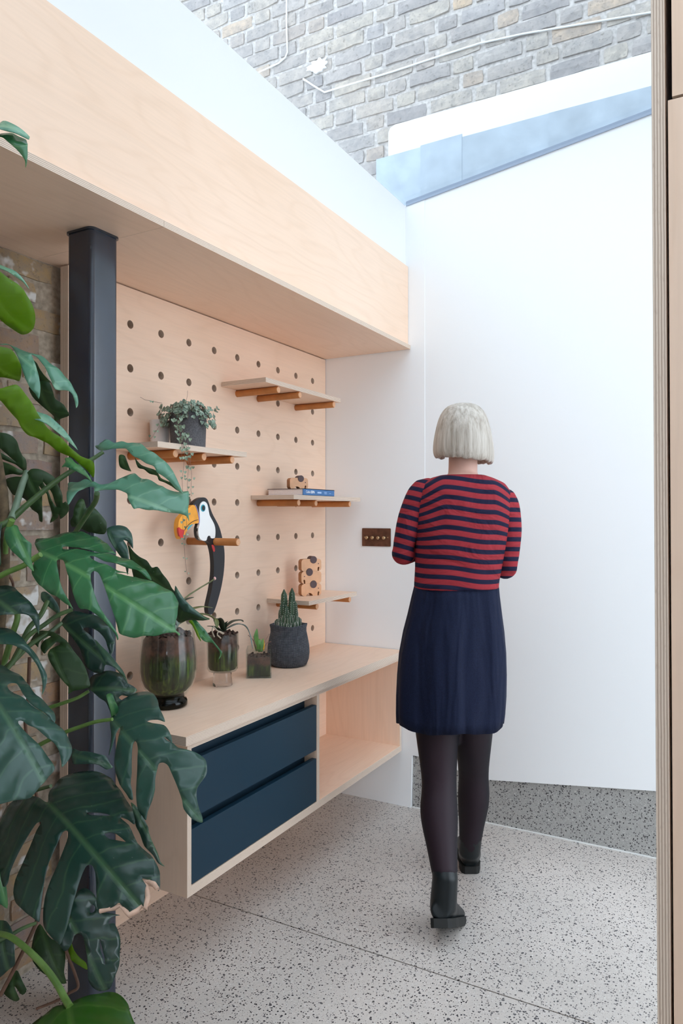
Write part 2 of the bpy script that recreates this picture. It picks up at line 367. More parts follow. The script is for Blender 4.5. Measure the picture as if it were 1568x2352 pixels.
# ------------------------------------------------------------------ pegboard (full-height sheet with drilled holes)
HR = .0143; HOLES = [(.15*c, 2.0263-.15*r) for c in range(-1, 9) for r in range(0, 13)]
def pegboard():
    y0, y1, z0, z1 = -.262, YB-.003, .0, ZS-.004; n = 20
    vs = []; ed = []
    def loop(pts):
        o = len(vs); vs.extend(Vector(p) for p in pts); ed.extend((o+k, o+(k+1) % len(pts)) for k in range(len(pts)))
    loop([(y0,z0),(y1,z0),(y1,z1),(y0,z1)])
    for (y, z) in HOLES: loop([(y+HR*math.cos(2*math.pi*k/n), z+HR*math.sin(2*math.pi*k/n)) for k in range(n)])
    v2, e2, f2, *_ = delaunay_2d_cdt(vs, ed, [], 1, 1e-6)
    keep = []
    for f in f2:
        c = sum((v2[i] for i in f), Vector((0,0)))/len(f)
        if not any((c.x-y)**2+(c.y-z)**2 < (HR*.97)**2 for y, z in HOLES): keep.append(tuple(f))
    T = .034; mb = MB(); cy, cz = .53, 1.07
    mb.add([(0, p.x-cy, p.y-cz) for p in v2], keep, 0); mb.add([(-T, p.x-cy, p.y-cz) for p in v2], [f[::-1] for f in keep], 0)
    for (y, z) in HOLES:
        rg = [[(x, y-cy+HR*math.cos(2*math.pi*k/n), z-cz+HR*math.sin(2*math.pi*k/n)) for k in range(n)] for x in (0, -T)]
        mb.loft(rg, 1, True, False)
    c4 = [(y0-cy,z0-cz),(y1-cy,z0-cz),(y1-cy,z1-cz),(y0-cy,z1-cz)]
    for k in range(4):
        a, b = c4[k], c4[(k+1)%4]; mb.add([(0,*a),(0,*b),(-T,*b),(-T,*a)], [(0,1,2,3)], 1)
    o = mb.build('pegboard', [PF[('y','x')], PE['x']], weld=False); o.location = (0, cy, cz); return o
tag(pegboard(), 'tall birch plywood pegboard panel drilled with a grid of round holes', 'pegboard')

# ------------------------------------------------------------------ steel column
def rrect(cx, cy, hx, hy, r, n=6):
    out = []
    for q, (sx, sy) in enumerate(((1,1),(-1,1),(-1,-1),(1,-1))):
        for k in range(n+1):
            a = math.pi/2*(q + k/n); out.append((cx+sx*(hx-r)+r*math.cos(a), cy+sy*(hy-r)+r*math.sin(a)))
    return out
colm = thing('steel_column', (.247,-.388,0), 'black square steel column with rounded corners under the bulkhead', 'column')
pr = rrect(.247,-.388,.049,.049,.015)
MB().loft([[(x,y,z) for x,y in pr] for z in (0, ZS-.006)]).build('post', STEEL, colm)
pr = rrect(.247,-.388,.053,.053,.016)
MB().loft([[(x,y,z) for x,y in pr] for z in (ZS-.006, ZS)]).build('cap_plate', STEEL, colm)

# ------------------------------------------------------------------ floating cabinet and worktop
XC = .418; CY0, CY1 = -.190, 1.318
cab = thing('floating_cabinet', (.2, .56, .262), 'wall-hung birch plywood cabinet with two dark teal drawers and an open cubby', 'cabinet')
ply('side_panel', (0.001,CY0,.262), (XC,CY0+.018,.710), 'y', 'z', cab)
ply('side_panel', (0.001,CY1-.018,.262), (XC,CY1,.710), 'y', 'z', cab)
ply('divider', (0.020,.543,.290), (XC,.561,.692), 'y', 'z', cab)
ply('bottom_panel', (0.001,CY0+.018,.262), (XC,CY1-.018,.290), 'z', 'y', cab)
ply('top_panel', (0.001,CY0+.018,.692), (XC,CY1-.018,.710), 'z', 'y', cab)
ply('back_panel', (0.001,CY0+.018,.290), (.018,CY1-.018,.692), 'x', 'y', cab)
for (z0, z1) in ((.486,.656),(.293,.454)):
    d = MB().box((XC-.020, CY0+.021, z0), (XC-.001, .540, z1)).build('drawer', TEAL, cab)
    dv = d.modifiers.new('b', 'BEVEL'); dv.width = .0015; dv.segments = 2
    MB().box((.05, CY0+.024, z0+.01), (XC-.052, .537, z1+.030)).build('drawer_box', TEAL_D, d)
ply('worktop', (0.001, -.212, .7105), (.432, YB-.004, .737), 'z', 'y')
tag(bpy.data.objects['worktop'], 'long birch plywood worktop holding the potted plants', 'worktop')
cu = MB().tube([(.30,.566,.66),(.33,.575,.655),(.37,.582,.67),(.375,.578,.688),(.36,.57,.69),(.35,.572,.65),(.31,.568,.63)], .0022, 6).build('cable', CW)
tag(cu, 'short loop of white wire at the top of the open cubby', 'cable')

# ------------------------------------------------------------------ shelves and pegs
PR = .0138
def peg(col, row, x1, label, group):
    y, z = .15*col, 2.0263-.15*row; x0 = -.03
    mb = MB(); n = 20; rg = []
    for x, r in ((x0, PR), (x1-.002, PR), (x1, PR-.002)): rg.append([(x-.1, r*math.cos(2*math.pi*k/n), r*math.sin(2*math.pi*k/n)) for k in range(n)])
    mb.loft(rg[:3], 0, True, False); mb.add(rg[2], [tuple(range(n))], 1); mb.add(rg[0], [tuple(range(n))[::-1]], 1)
    o = mb.build('wooden_peg', [PEG, PEG_END]); o.location = (.1, y, z); tag(o, label, 'peg', group); return o
def shelf(row, y0, y1, pegs, label, where, xs):
    z = 2.0263-.15*row+PR; o = ply('shelf_board', (.001, y0, z), (.216, y1, z+.018), 'z', 'y'); tag(o, label, 'shelf', 'pegboard shelves')
    names = {2: ('nearer', 'farther'), 3: ('nearest', 'middle', 'farthest')}[len(pegs)]
    for c, nm, x in zip(pegs, names, xs): peg(c, row, x, f'orange-brown round peg under {where}, {nm} of the {"two" if len(pegs)==2 else "three"}', 'pegs carrying the shelves')
    return z+.018
Z1 = shelf(1, .495, 1.092, (4,5,7), 'highest plywood shelf on the pegboard, empty on top', 'the highest empty shelf', (.205,.212,.205))
Z2 = shelf(3, -.098, .372, (0,1,2), 'plywood shelf beside the black column, carrying the trailing plant pot', 'the trailing plant shelf', (.203,.198,.205))
Z3 = shelf(4, .695, 1.288, (5,6,8), 'plywood shelf carrying the blue book', 'the shelf with the blue book', (.206,.200,.206))
Z4 = shelf(7, .815, 1.250, (6,8), 'lowest small plywood shelf, under the stacked wooden elephants', 'the lowest shelf', (.206,.206))
peg(2, 5, .232, 'orange-brown round peg that the toucan perches on', 'pegs carrying the shelves')

# ------------------------------------------------------------------ dimmer switch
COPPER = simple('aged_copper', (.14,.062,.038), .42, metal=.55, nz=.3, nscale=40); BRASS = simple('antique_brass', (.50,.36,.22), .3, metal=1.0)
a, b = ony(832,1213,YB), ony(897.5,1255.5,YB)
sw = thing('dimmer_switch', ((a.x+b.x)/2, YB, (a.z+b.z)/2), 'aged copper four-knob dimmer switch on the white wall beside the woman', 'light switch')
pr = rrect(sw.location.x, sw.location.z, (b.x-a.x)/2, (a.z-b.z)/2, .004)
MB().loft([[(x,y,z) for x,z in pr] for y in (YB-.0005, YB-.004)]).build('plate', COPPER, sw)
for k in range(4):
    x = sw.location.x-.046+.0305*k; n = 18
    MB().loft([[(x+r*math.cos(2*math.pi*i/n), y, sw.location.z-.002+r*math.sin(2*math.pi*i/n)) for i in range(n)] for r, y in ((.0085,YB-.004),(.0085,YB-.018),(.0065,YB-.020))]).build('knob', BRASS, sw)
for s in (-1, 1):
    x = sw.location.x+s*.062
    MB().loft([[(x+.003*math.cos(2*math.pi*i/10), y, sw.location.z+.003*math.sin(2*math.pi*i/10)) for i in range(10)] for y in (YB-.004, YB-.0052)]).build('screw', BRASS, sw)

# ------------------------------------------------------------------ tall plywood cupboard at the right edge
cx, cyf = 1.717, -.646
tc = thing('tall_cupboard', (2.2, cyf+.3, 0), 'tall birch plywood cupboard at the right edge of the view', 'cupboard')
s = ply('side_panel', (cx,cyf,.0), (cx+.0185,cyf+.55,2.62), 'x', 'z', tc); s.rotation_euler.y = -.0045
ply('upper_door', (cx+.0235,cyf+.004,2.000), (cx+.62,cyf+.022,2.60), 'y', 'z', tc).rotation_euler.y = -.0045
ply('lower_door', (cx+.0235,cyf+.004,.06), (cx+.62,cyf+.022,1.9955), 'y', 'z', tc).rotation_euler.y = -.0045
MB().box((cx+.03,cyf+.03,.0), (cx+.62,cyf+.54,2.58)).build('carcass', simple('carcass_gap_shade', (.05,.04,.035), .8), tc)  # dark colour stands for the shadow seen in the gap beside the doors
# ================================================================== THINGS ON THE SHELVES
GREY_POT = simple('dark_granite_composite', (.085,.080,.085), .8, nz=.45, nscale=260)
CER = simple('off_white_ceramic', (.72,.68,.66), .4)
SOIL = simple('dark_bark_soil', (.055,.026,.018), .95, nz=.7, nscale=120)
STEMC = simple('dusky_stem', (.20,.11,.085), .6)
def heart_leaf_mat():
    m, nt, b = mat('silver_green_heart_leaf'); n = noise_n(nt, coords(nt), 160, 3)
    L(nt, ramp(nt, n, [(.38,(.07,.12,.085)), (.55,(.24,.32,.24)), (.7,(.36,.43,.34))]), b.inputs['Base Color']); b.inputs['Roughness'].default_value = .45; return m
HEART = heart_leaf_mat(); HEART_PALE = simple('pale_green_heart_leaf', (.25,.33,.23), .5, nz=.25, nscale=60)
def heart(mb, c, nrm, up, s, m=0):
    nrm = nrm.normalized(); r = nrm.cross(up)
    if r.length < 1e-4: r = nrm.orthogonal()
    r.normalize(); u = r.cross(nrm)
    pts = [(0,.62),(-.34,1.0),(-.72,.72),(-.70,.25),(-.38,-.35),(0,-.85),(.38,-.35),(.70,.25),(.72,.72),(.34,1.0)]
    top = [c + r*(x*s) + u*(y*s*.85) + nrm*(s*(.10+.30*x*x)) for x, y in pts]; ctr = c + nrm*(-.02*s)
    bot = [p - nrm*(.10*s) for p in top]
    n = len(pts)
    mb.add(top+[ctr], [(k, (k+1)%n, n) for k in range(n)], m, True); mb.add(bot+[ctr-nrm*.1*s], [((k+1)%n, k, n) for k in range(n)], m, True)
    mb.add(top+bot, [((k+1)%n, k, n+k, n+(k+1)%n) for k in range(n)], m, True)
PC = Vector((.148, .124, Z2)); PRD = .064; PH = .118
hp = thing('trailing_hearts_plant', PC, 'dark grey granite pot with a string-of-hearts plant trailing over the shelf edge', 'potted plant')
MB().lathe([(PRD*.93,0),(PRD,PH),(PRD-.006,PH),(PRD-.009,PH-.012)], 36, c=PC).build('pot', GREY_POT, hp)
MB().lathe([(PRD-.008,PH-.022),(PRD-.0085,PH-.012),(.001,PH-.006)], 24, c=PC).build('soil', SOIL, hp)
fo = MB(); st = MB(); r = random.Random(5)
top = PC + Vector((0,0,PH))
TOC = (CAM-PC); TOC.z = 0; TOC.normalize(); SIDE = Vector((-TOC.y, TOC.x, 0))
for k in range(300):
    a = r.uniform(0, 2*math.pi); rr = PRD*(1.30*math.sqrt(r.uniform(.0, 1)))
    if math.cos(a)*rr+PC.x < .018: continue
    p = top + Vector((rr*math.cos(a), rr*math.sin(a), 0))
    if rr < PRD*.95: p.z += r.uniform(-.002, .042)*(1.15-rr/PRD*.5)
    else:
        sidew = Vector((math.cos(a), math.sin(a), 0)).dot(SIDE)
        p += SIDE*(sidew*r.uniform(0,.022)); p.z += r.uniform(-.045 if abs(sidew) > .5 else -.024, .022)
    nn = Vector((math.cos(a)*rr/PRD + r.uniform(-.6,.6), math.sin(a)*rr/PRD + r.uniform(-.6,.6), r.uniform(.2,1.0))) + TOC*.5
    heart(fo, p, nn, Vector((r.uniform(-1,1), r.uniform(-1,1), r.uniform(-1,1))), r.uniform(.0085,.0135))
for k in range(26):
    a = r.uniform(0, 2*math.pi); b0 = top + Vector((.04*math.cos(a), .04*math.sin(a), 0))
    st.tube([b0, b0+Vector((.02*math.cos(a), .02*math.sin(a), .025)), top+Vector((.074*math.cos(a), .074*math.sin(a), r.uniform(-.03,.01)))], .0008, 4)
def strand(px, x, n, s0, s1, m):
    """a hanging stem given by image points at distance x from the wall, with leaf pairs"""
    q = [onx(u, v, x) for u, v in px]; st.tube(q, .0007, 4)
    L_ = sum((q[i+1]-q[i]).length for i in range(len(q)-1))
    for k in range(n):
        t = (k+r.uniform(.2,.8))/n*(len(q)-1); i = min(int(t), len(q)-2); p = q[i].lerp(q[i+1], t-i); s = s0+(s1-s0)*k/n
        for sg in (-1, 1):
            heart(fo, p+SIDE*(sg*s*.9)+Vector((r.uniform(-.004,.004), 0, r.uniform(-.004,.004))), TOC+Vector((r.uniform(-.7,.7), r.uniform(-.7,.7), r.uniform(-.3,.6))), Vector((r.uniform(-.6,.6), 0, 1)), s, m)
XH = .222
strand([(408,968),(412,990),(420,1015),(424,1040),(422,1070),(418,1100),(420,1140),(418,1180)], XH, 9, .0095, .004, 1)
strand([(414,975),(424,1010),(432,1040),(433,1070),(430,1110),(430,1160),(428,1210),(424,1240)], XH+.004, 10, .0095, .0045, 1)
strand([(418,985),(430,1010),(436,1050),(440,1090),(438,1125),(440,1140)], XH+.002, 7, .009, .004, 1)
strand([(420,1180),(420,1215),(422,1245),(424,1270),(426,1295),(430,1320)], XH+.002, 5, .006, .003, 1)
strand([(412,960),(404,970),(412,990),(418,1030),(416,1060)], XH, 7, .0095, .006, 1)
strand([(372,968),(362,985),(352,1000),(346,1008)], .19, 3, .007, .005, 1)
strand([(372,926),(350,922),(332,918),(322,912)], .10, 1, .005, .003, 1)
strand([(428,920),(430,908),(431,897)], .15, 0, .003, .003, 1)
f_ = fo.build('foliage', [HEART, HEART_PALE], hp, fix=False); tag(f_, kind='stuff')
st.build('trailing_stems', STEMC, hp)
wp = Vector((.042, .100, Z2))
tag(MB().lathe([(.032,0),(.036,.098),(.033,.098),(.031,.03),(.001,.028)], 32, c=wp).build('plant_pot', CER), 'small off-white pot half hidden behind the dark granite pot', 'pot')

# toucan: painted wooden cut-out balanced on its peg
XT = .118
def tc6(s): return [(300+float(a)/5.2267, 1080+float(b)/5.2267) for a, b in (q.split(',') for q in s.split())]
def chaikin(p, n=2, closed=True):
    for _ in range(n):
        q = []
        for i in range(len(p)):
            a, b = Vector(p[i]), Vector(p[(i+1) % len(p)]); q += [a.lerp(b, .25), a.lerp(b, .75)]
        p = q
    return p
BLACK = simple('black_gloss_paint', (.010,.011,.015), .35); TWH = simple('white_gloss_paint', (.86,.86,.85), .35); ORANGE = simple('orange_paint', (.86,.36,.035), .4, nz=.12, nscale=30)
RED = simple('red_paint', (.60,.028,.028), .35); BLUE = simple('turquoise_paint', (.03,.36,.46), .4); LILAC = simple('lilac_paint', (.38,.34,.70), .4)
tb = onx(490, 1243, XT)
tou = thing('toucan', tb, 'painted wooden toucan cut-out perched on a peg, black and white with an orange beak', 'toucan')
def cut(name, pts, x0, x1, m, n=2, smooth=True, parent=tou):
    p = chaikin(pts, n) if smooth else [Vector(q) for q in pts]
    w = [onx(q[0], q[1], XT) for q in p]
    return MB().prism([(q.y, q.z) for q in w], lambda q: (x0, q[0], q[1]), lambda q: (x1, q[0], q[1])).build(name, m, parent)
cut('body', tc6('715,415 760,365 805,335 850,323 890,338 915,390 930,450 960,530 1000,600 1042,680 1070,780 1088,870 1102,950 1106,1050 1100,1180 1085,1300 1060,1430 1030,1540 1000,1640 965,1725 915,1740 900,1650 925,1540 950,1430 965,1330 976,1220 976,1100 966,1000 950,930 935,880 880,840 850,848 808,832 783,790 778,700 796,650 790,600 772,520 750,440'), XT-.009, XT+.009, BLACK)
cut('beak', tc6('712,415 742,420 762,450 782,520 797,622 783,638 740,642 700,662 662,702 640,745 618,795 585,838 558,800 543,720 545,640 560,580 590,545 630,500 675,450'), XT-.010, XT+.010, ORANGE)
cut('breast', tc6('850,372 882,395 897,440 906,500 917,550 947,600 977,660 987,730 982,800 975,818 930,818 925,790 905,783 887,800 880,842 850,850 808,832 783,790 778,700 797,640 799,560 790,480 800,410 825,380'), XT+.004, XT+.0125, TWH)
cut('beak_tip', tc6('543,672 578,712 622,712 604,785 585,836 559,800 543,735'), XT+.004, XT+.0115, RED)
cut('collar', tc6('740,418 748,416 772,470 790,540 805,620 795,640 783,645 795,622 780,520 760,450'), XT+.004, XT+.0118, LILAC)
cut('mouth_line', tc6('782,590 782,596 730,612 680,645 640,690 615,730 612,725 640,682 680,638 730,605'), XT+.004, XT+.0113, BLACK)
cut('beak_stripe', tc6('655,690 700,650 722,646 700,668 668,708 650,720'), XT+.004, XT+.0114, BLUE)
cut('tail_patch', tc6('943,893 972,896 988,955 978,982 966,975 952,930'), XT+.004, XT+.0105, RED)
def disc(cu, cv, ru, rv): return [(300+(cu+ru*math.cos(2*math.pi*k/28))/5.2267, 1080+(cv+rv*math.sin(2*math.pi*k/28))/5.2267) for k in range(28)]
ey = cut('eye', disc(835,455,27,43), XT+.006, XT+.0138, BLUE, smooth=False)
cut('pupil', disc(837,455,18,32), XT+.006, XT+.0146, BLACK, smooth=False, parent=ey)

# wooden elephants
EL = simple('light_beech', (.74,.40,.22), .5, nz=.10, nscale=25); ELS = simple('beech_end_grain', (.42,.20,.09), .6, nz=.15, nscale=60); WAL = simple('walnut_ear', (.085,.045,.045), .55)
def elephant(c, w, h, flip, label):
    """c: bottom centre of the front face; face looks towards azimuth -32 deg"""
    D = .032; az = math.radians(-32); nn = Vector((math.cos(az), math.sin(az), 0)); wd_ = Vector((-nn.y, nn.x, 0)); c = Vector(c)
    t = thing('wooden_elephant', c-nn*(D/2), label, 'elephant', 'wooden elephant blocks')
    def arc(cx_, cz_, r_, a0, a1, n=7): return [(cx_+r_*math.cos(math.radians(a0+(a1-a0)*k/n)), cz_+r_*math.sin(math.radians(a0+(a1-a0)*k/n))) for k in range(n+1)]
    rr = .26*h; er = .165*w; ez = h*.93; q = .07*h; ha = math.degrees(math.asin(q/(er*1.04)))
    pts = arc(rr, h-rr, rr, 180, 90) + arc(w-rr, h-rr, rr, 90, 0) + arc(w-rr, rr, rr, 0, -82)
    pts += [(w*.875,0),(w*.875,h*.12),(w*.90,h*.24),(w*.885,h*.33),(w*.845,h*.34),(w*.815,h*.24),(w*.81,0)]
    pts += arc(w*.40, -q, er*1.04, ha, 180-ha, 10) + arc(rr, rr, rr, 262, 180)
    def P(p, d):
        a_ = (w-p[0] if flip else p[0]) - w/2; return c + wd_*a_ + nn*d + Vector((0,0,p[1]))
    MB().prism(pts, lambda p: P(p, -D), lambda p: P(p, 0), 0, 1).build('body', [EL, ELS], t)
    ce = [(w*.60+er*math.cos(2*math.pi*k/26), ez+er*math.sin(2*math.pi*k/26)) for k in range(26)]
    MB().prism(ce, lambda p: P(p, -D-.001), lambda p: P(p, .002)).build('ear', WAL, t)
    e = [(w*.85+.0024*math.cos(2*math.pi*k/10), h*.60+.0024*math.sin(2*math.pi*k/10)) for k in range(10)]
    MB().prism(e, lambda p: P(p, -.004), lambda p: P(p, .0010)).build('eye', WAL, t)
    return t
ec = onz(715, 1368.5, Z4); ek = (ec-CAM).dot(FW)/FPX; ew = 51*ek; eh = 28.0*ek
for k, (fl_, nm) in enumerate(((False,'bottom'),(True,'middle'),(False,'top'))):
    elephant(ec+Vector((0,0,k*(eh+.0006))), ew, eh, fl_, f'light wooden elephant block with a dark round ear, {nm} of the stack of three')
# the book and the elephant on it
BOOKB = simple('blue_cloth_cover', (.05,.17,.40), .45); PAGES = simple('paper_pages', (.78,.73,.72), .8, nz=.08, nscale=400); INK = simple('white_print', (.85,.88,.92), .5); INK2 = simple('pale_blue_print', (.42,.58,.82), .5)
xs, y0, y1, x0 = .196, .800, 1.068, .012; zb = Z3; bh = .030
bk = thing('book', (.1, .93, zb), 'thick book lying flat with a blue spine and white lettering', 'book')
MB().box((x0+.004, y0+.003, zb+.0025), (xs-.003, y1-.003, zb+bh-.0025)).build('pages', PAGES, bk)
MB().box((x0, y0, zb), (xs, y1, zb+.0025)).build('cover', BOOKB, bk); MB().box((x0, y0, zb+bh-.0025), (xs, y1, zb+bh)).build('cover', simple('dark_cover', (.07,.05,.05), .5), bk)
sp_ = MB().box((xs-.003, y0, zb), (xs, y1, zb+bh)).build('spine', BOOKB, bk)
def text(s, y, z, size, m, parent, bold=0):
    cu = bpy.data.curves.new('lettering', 'FONT'); cu.body = s; cu.size = size; cu.extrude = .0003; cu.offset = bold
    o = bpy.data.objects.new('lettering', cu); COL.objects.link(o)
    dg = bpy.context.evaluated_depsgraph_get(); me = bpy.data.meshes.new_from_object(o.evaluated_get(dg)); bpy.data.objects.remove(o)
    me.transform(Matrix(((0,0,1,xs+.0004),(1,0,0,y),(0,1,0,z),(0,0,0,1)))); me.materials.clear()
    q = link('lettering', me, m, parent); return q
text('Cabin', y0+.022, zb+.011, .0155, INK, sp_); text('ESPA', y0+.062, zb+.011, .0150, INK, sp_, .0004)
for ya_, yb_, za_, zc_ in ((.118,.152,.0115,.0185),(.176,.200,.0165,.0190),(.178,.200,.0105,.0130),(.222,.238,.0125,.0140)):   # lines too small to read
    MB().box((xs, y0+ya_, zb+za_), (xs+.0004, y0+yb_, zb+zc_)).build('print_line', INK2, sp_)
ze = Z3+bh+.0005; ec = onx(686.5, 1124.5, .120); ec.z = ze; ek = (ec-CAM).dot(FW)/FPX
elephant(ec, 46*ek, 26.0*ek, False, 'light wooden elephant block with a dark round ear standing alone on the blue book')

# ================================================================== POTS ON THE WORKTOP
ZW = .7372
MOSS_M, nt, b = mat('mossy_soil'); n = noise_n(nt, coords(nt, (60,60,9)), 1, 5, .7); n2 = noise_n(nt, coords(nt), 25, 4, .7)
tcx = N(nt, 'ShaderNodeTexCoord'); sx = N(nt, 'ShaderNodeSeparateXYZ'); L(nt, tcx.outputs['Generated'], sx.inputs[0])
cA = ramp(nt, n, [(.34,(.004,.005,.002)), (.52,(.022,.034,.006)), (.72,(.12,.17,.025))]); cB = ramp(nt, n2, [(.35,(.012,.006,.004)), (.65,(.13,.058,.040))])
L(nt, mixc(nt, ramp(nt, math_n(nt, 'ADD', sx.outputs[2], math_n(nt, 'MULTIPLY', n2, .25)), [(.62,(0,0,0)), (.82,(1,1,1))]), cA, cB), b.inputs['Base Color']); b.inputs['Roughness'].default_value = .9
def glass_lathe(name, outer, th, c, m, parent, n=40):
    """hollow vessel: outer profile bottom to top, wall thickness th"""
    inner = [(max(r-th, .002), z+ (th if i == 0 else 0)) for i, (r, z) in enumerate(outer)]
    return MB().lathe(outer + inner[::-1], n, c=c, cap=True).build(name, m, parent)
def bumpy(name, prof, c, m, parent, n=36, amp=.006, seed=0):
    r = random.Random(seed); mb = MB(); rings = []
    for i, (rad, z) in enumerate(prof):
        rings.append([(c[0]+rad*math.cos(2*math.pi*k/n), c[1]+rad*math.sin(2*math.pi*k/n), c[2]+z+(r.uniform(-amp, amp) if i >= len(prof)-3 else 0)) for k in range(n)])
    return mb.loft(rings, 0, True).build(name, m, parent)
def bark(parent, c, rad, n, s, seed):
    r = random.Random(seed); mb = MB()
    for k in range(n):
        a = r.uniform(0, 6.283); q = rad*math.sqrt(r.uniform(0,1)); p = Vector((c[0]+q*math.cos(a), c[1]+q*math.sin(a), c[2]+r.uniform(-.3,.8)*s))
        M = Matrix.Rotation(r.uniform(0,6), 3, Vector((r.uniform(-1,1), r.uniform(-1,1), r.uniform(-1,1))).normalized())
        sx_, sy_, sz_ = s*r.uniform(.6,1.3), s*r.uniform(.4,.8), s*r.uniform(.3,.6)
        vs = [p + M @ Vector((x*sx_, y*sy_, z*sz_)) for x in (-1,1) for y in (-.8,.8) for z in (-.7,.7)]
        mb.add(vs, [(0,1,3,2),(4,6,7,5),(0,4,5,1),(2,3,7,6),(0,2,6,4),(1,5,7,3)], 0)
    tag(mb.build('bark_chips', SOIL, parent), kind='stuff')
def strap_leaf(pts, widths, parent, m, name='leaf', up=Vector((0,0,1)), fold=.25):
    """strap leaf along 3-D points with half widths, V-folded"""
    mb = MB(); rows = []; n = len(pts)
    for i, p in enumerate(pts):
        t = (pts[min(i+1,n-1)]-pts[max(i-1,0)]).normalized(); s = t.cross(up)
        if s.length < .05: s = t.cross(Vector((.4,.7,.2)))
        s.normalize(); nn = s.cross(t); w = widths[i]
        rows.append([p - s*w + nn*(w*fold), p - s*w*.5 + nn*(w*fold*.3), p, p + s*w*.5 + nn*(w*fold*.3), p + s*w + nn*(w*fold)])
    vs = [q for r_ in rows for q in r_]; mb.add(vs, [(i*5+k, i*5+k+1, (i+1)*5+k+1, (i+1)*5+k) for i in range(n-1) for k in range(4)], 0, True)
    o = mb.build(name, m, parent); md = o.modifiers.new('s', 'SOLIDIFY'); md.thickness = .0016; md.offset = 0; return o
def spl(p, n=14):
    """Catmull-Rom through 3-D points"""
    p = [Vector(q) for q in p]; P = [2*p[0]-p[1]] + p + [2*p[-1]-p[-2]]; out = []; seg = len(p)-1
    for k in range(n+1):
        t = k/n*seg; i = min(int(t), seg-1); t -= i; a, b_, c_, d = P[i:i+4]
        out.append(.5*((2*b_) + (c_-a)*t + (2*a-5*b_+4*c_-d)*t*t + (3*b_-a-3*c_+d)*t**3))
    return out
def lw(n, w, tip=.08, base=.35, peak=.45):
    out = []
    for k in range(n+1):
        t = k/n; x = (base + (1-base)*math.sin(min(t/peak,1)*math.pi/2)) if t < peak else (tip + (1-tip)*math.cos((t-peak)/(1-peak)*math.pi/2)**.8)
        out.append(w*x)
    return out
def leafm(name, lo, hi, rough=.4, trans=.25, sc=18):
    m, nt, b = mat(name); f = noise_n(nt, coords(nt), sc, 4, .6)
    L(nt, ramp(nt, f, [(.3, lo), (.7, hi)]), b.inputs['Base Color']); b.inputs['Roughness'].default_value = rough
    return m
ORCH = leafm('dark_orchid_leaf', (.012,.022,.012), (.035,.055,.03)); OLIVE = leafm('olive_orchid_leaf', (.09,.11,.03), (.17,.19,.06)); GREYG = leafm('grey_green_leaf', (.10,.16,.15), (.20,.27,.26)); FRESH = leafm('fresh_green_leaf', (.05,.16,.03), (.14,.32,.06)); ROOT = simple('pale_aerial_root', (.40,.34,.26), .6)
# 1 big footed vase
VC = Vector((.150, .024, ZW)); k = .001475
va = thing('vase_planter', VC, 'large bulbous footed glass vase filled with bark and moss, nearest the column', 'vase')
pv = [(.052,.032),(.064,.042),(.081,.066),(.0905,.092),(.0945,.122),(.0945,.155),(.091,.190),(.087,.222),(.086,.255),(.087,.290)]
glass_lathe('glass_bowl', pv, .004, VC, GLASS, va)
MB().lathe([(.001,.0),(.056,.0),(.0635,.006),(.0635,.018),(.060,.025),(.052,.030),(.052,.042),(.001,.044)], 40, c=VC).build('glass_foot', SMOKE, va)
bumpy('mossy_soil', [(.045,.044),(.060,.052),(.077,.070),(.0862,.094),(.0900,.122),(.0900,.155),(.0865,.190),(.0825,.222),(.070,.236),(.045,.246),(.002,.25)], VC, MOSS_M, va, 40, .008, 3)
bark(va, VC+Vector((0,0,.238)), .070, 90, .010, 4)
cq = VC+Vector((.0,.01,.25))
st_ = MB().tube(spl([VC+Vector((.0,.0,.21)), VC+Vector((.005,.012,.26)), onx(425,1400,.17)], 8), [.024,.024,.022,.020,.018,.016,.014,.012,.010], 12).build('stem', leafm('grey_green_stem', (.09,.13,.10), (.16,.20,.16)), va)
for pts, w, m in (([(400,1440),(440,1418),(470,1412),(494,1424),(499,1442)], .016, OLIVE), ([(400,1440),(425,1408),(460,1395),(488,1396)], .012, OLIVE), ([(405,1445),(380,1410),(350,1400),(330,1410)], .020, ORCH), ([(400,1445),(410,1400),(425,1380),(445,1372)], .018, ORCH)):
    q = spl([onx(u, v, .16+.02*i) for i, (u, v) in enumerate(pts)]); strap_leaf(q, lw(14, w), va, m)
sk = MB().tube(spl([onx(u, v, .15) for u, v in ((402,1440),(412,1400),(424,1375),(450,1356),(480,1338),(492,1330))], 12), .0028, 8).build('flower_spike', leafm('spike_green', (.08,.10,.04), (.16,.17,.07)), va)
MB().lathe([(.001,-.006),(.005,-.002),(.0045,.003),(.001,.007)], 10, c=onx(493,1329,.15)).build('bud', simple('pink_bud', (.85,.50,.48), .5), sk)
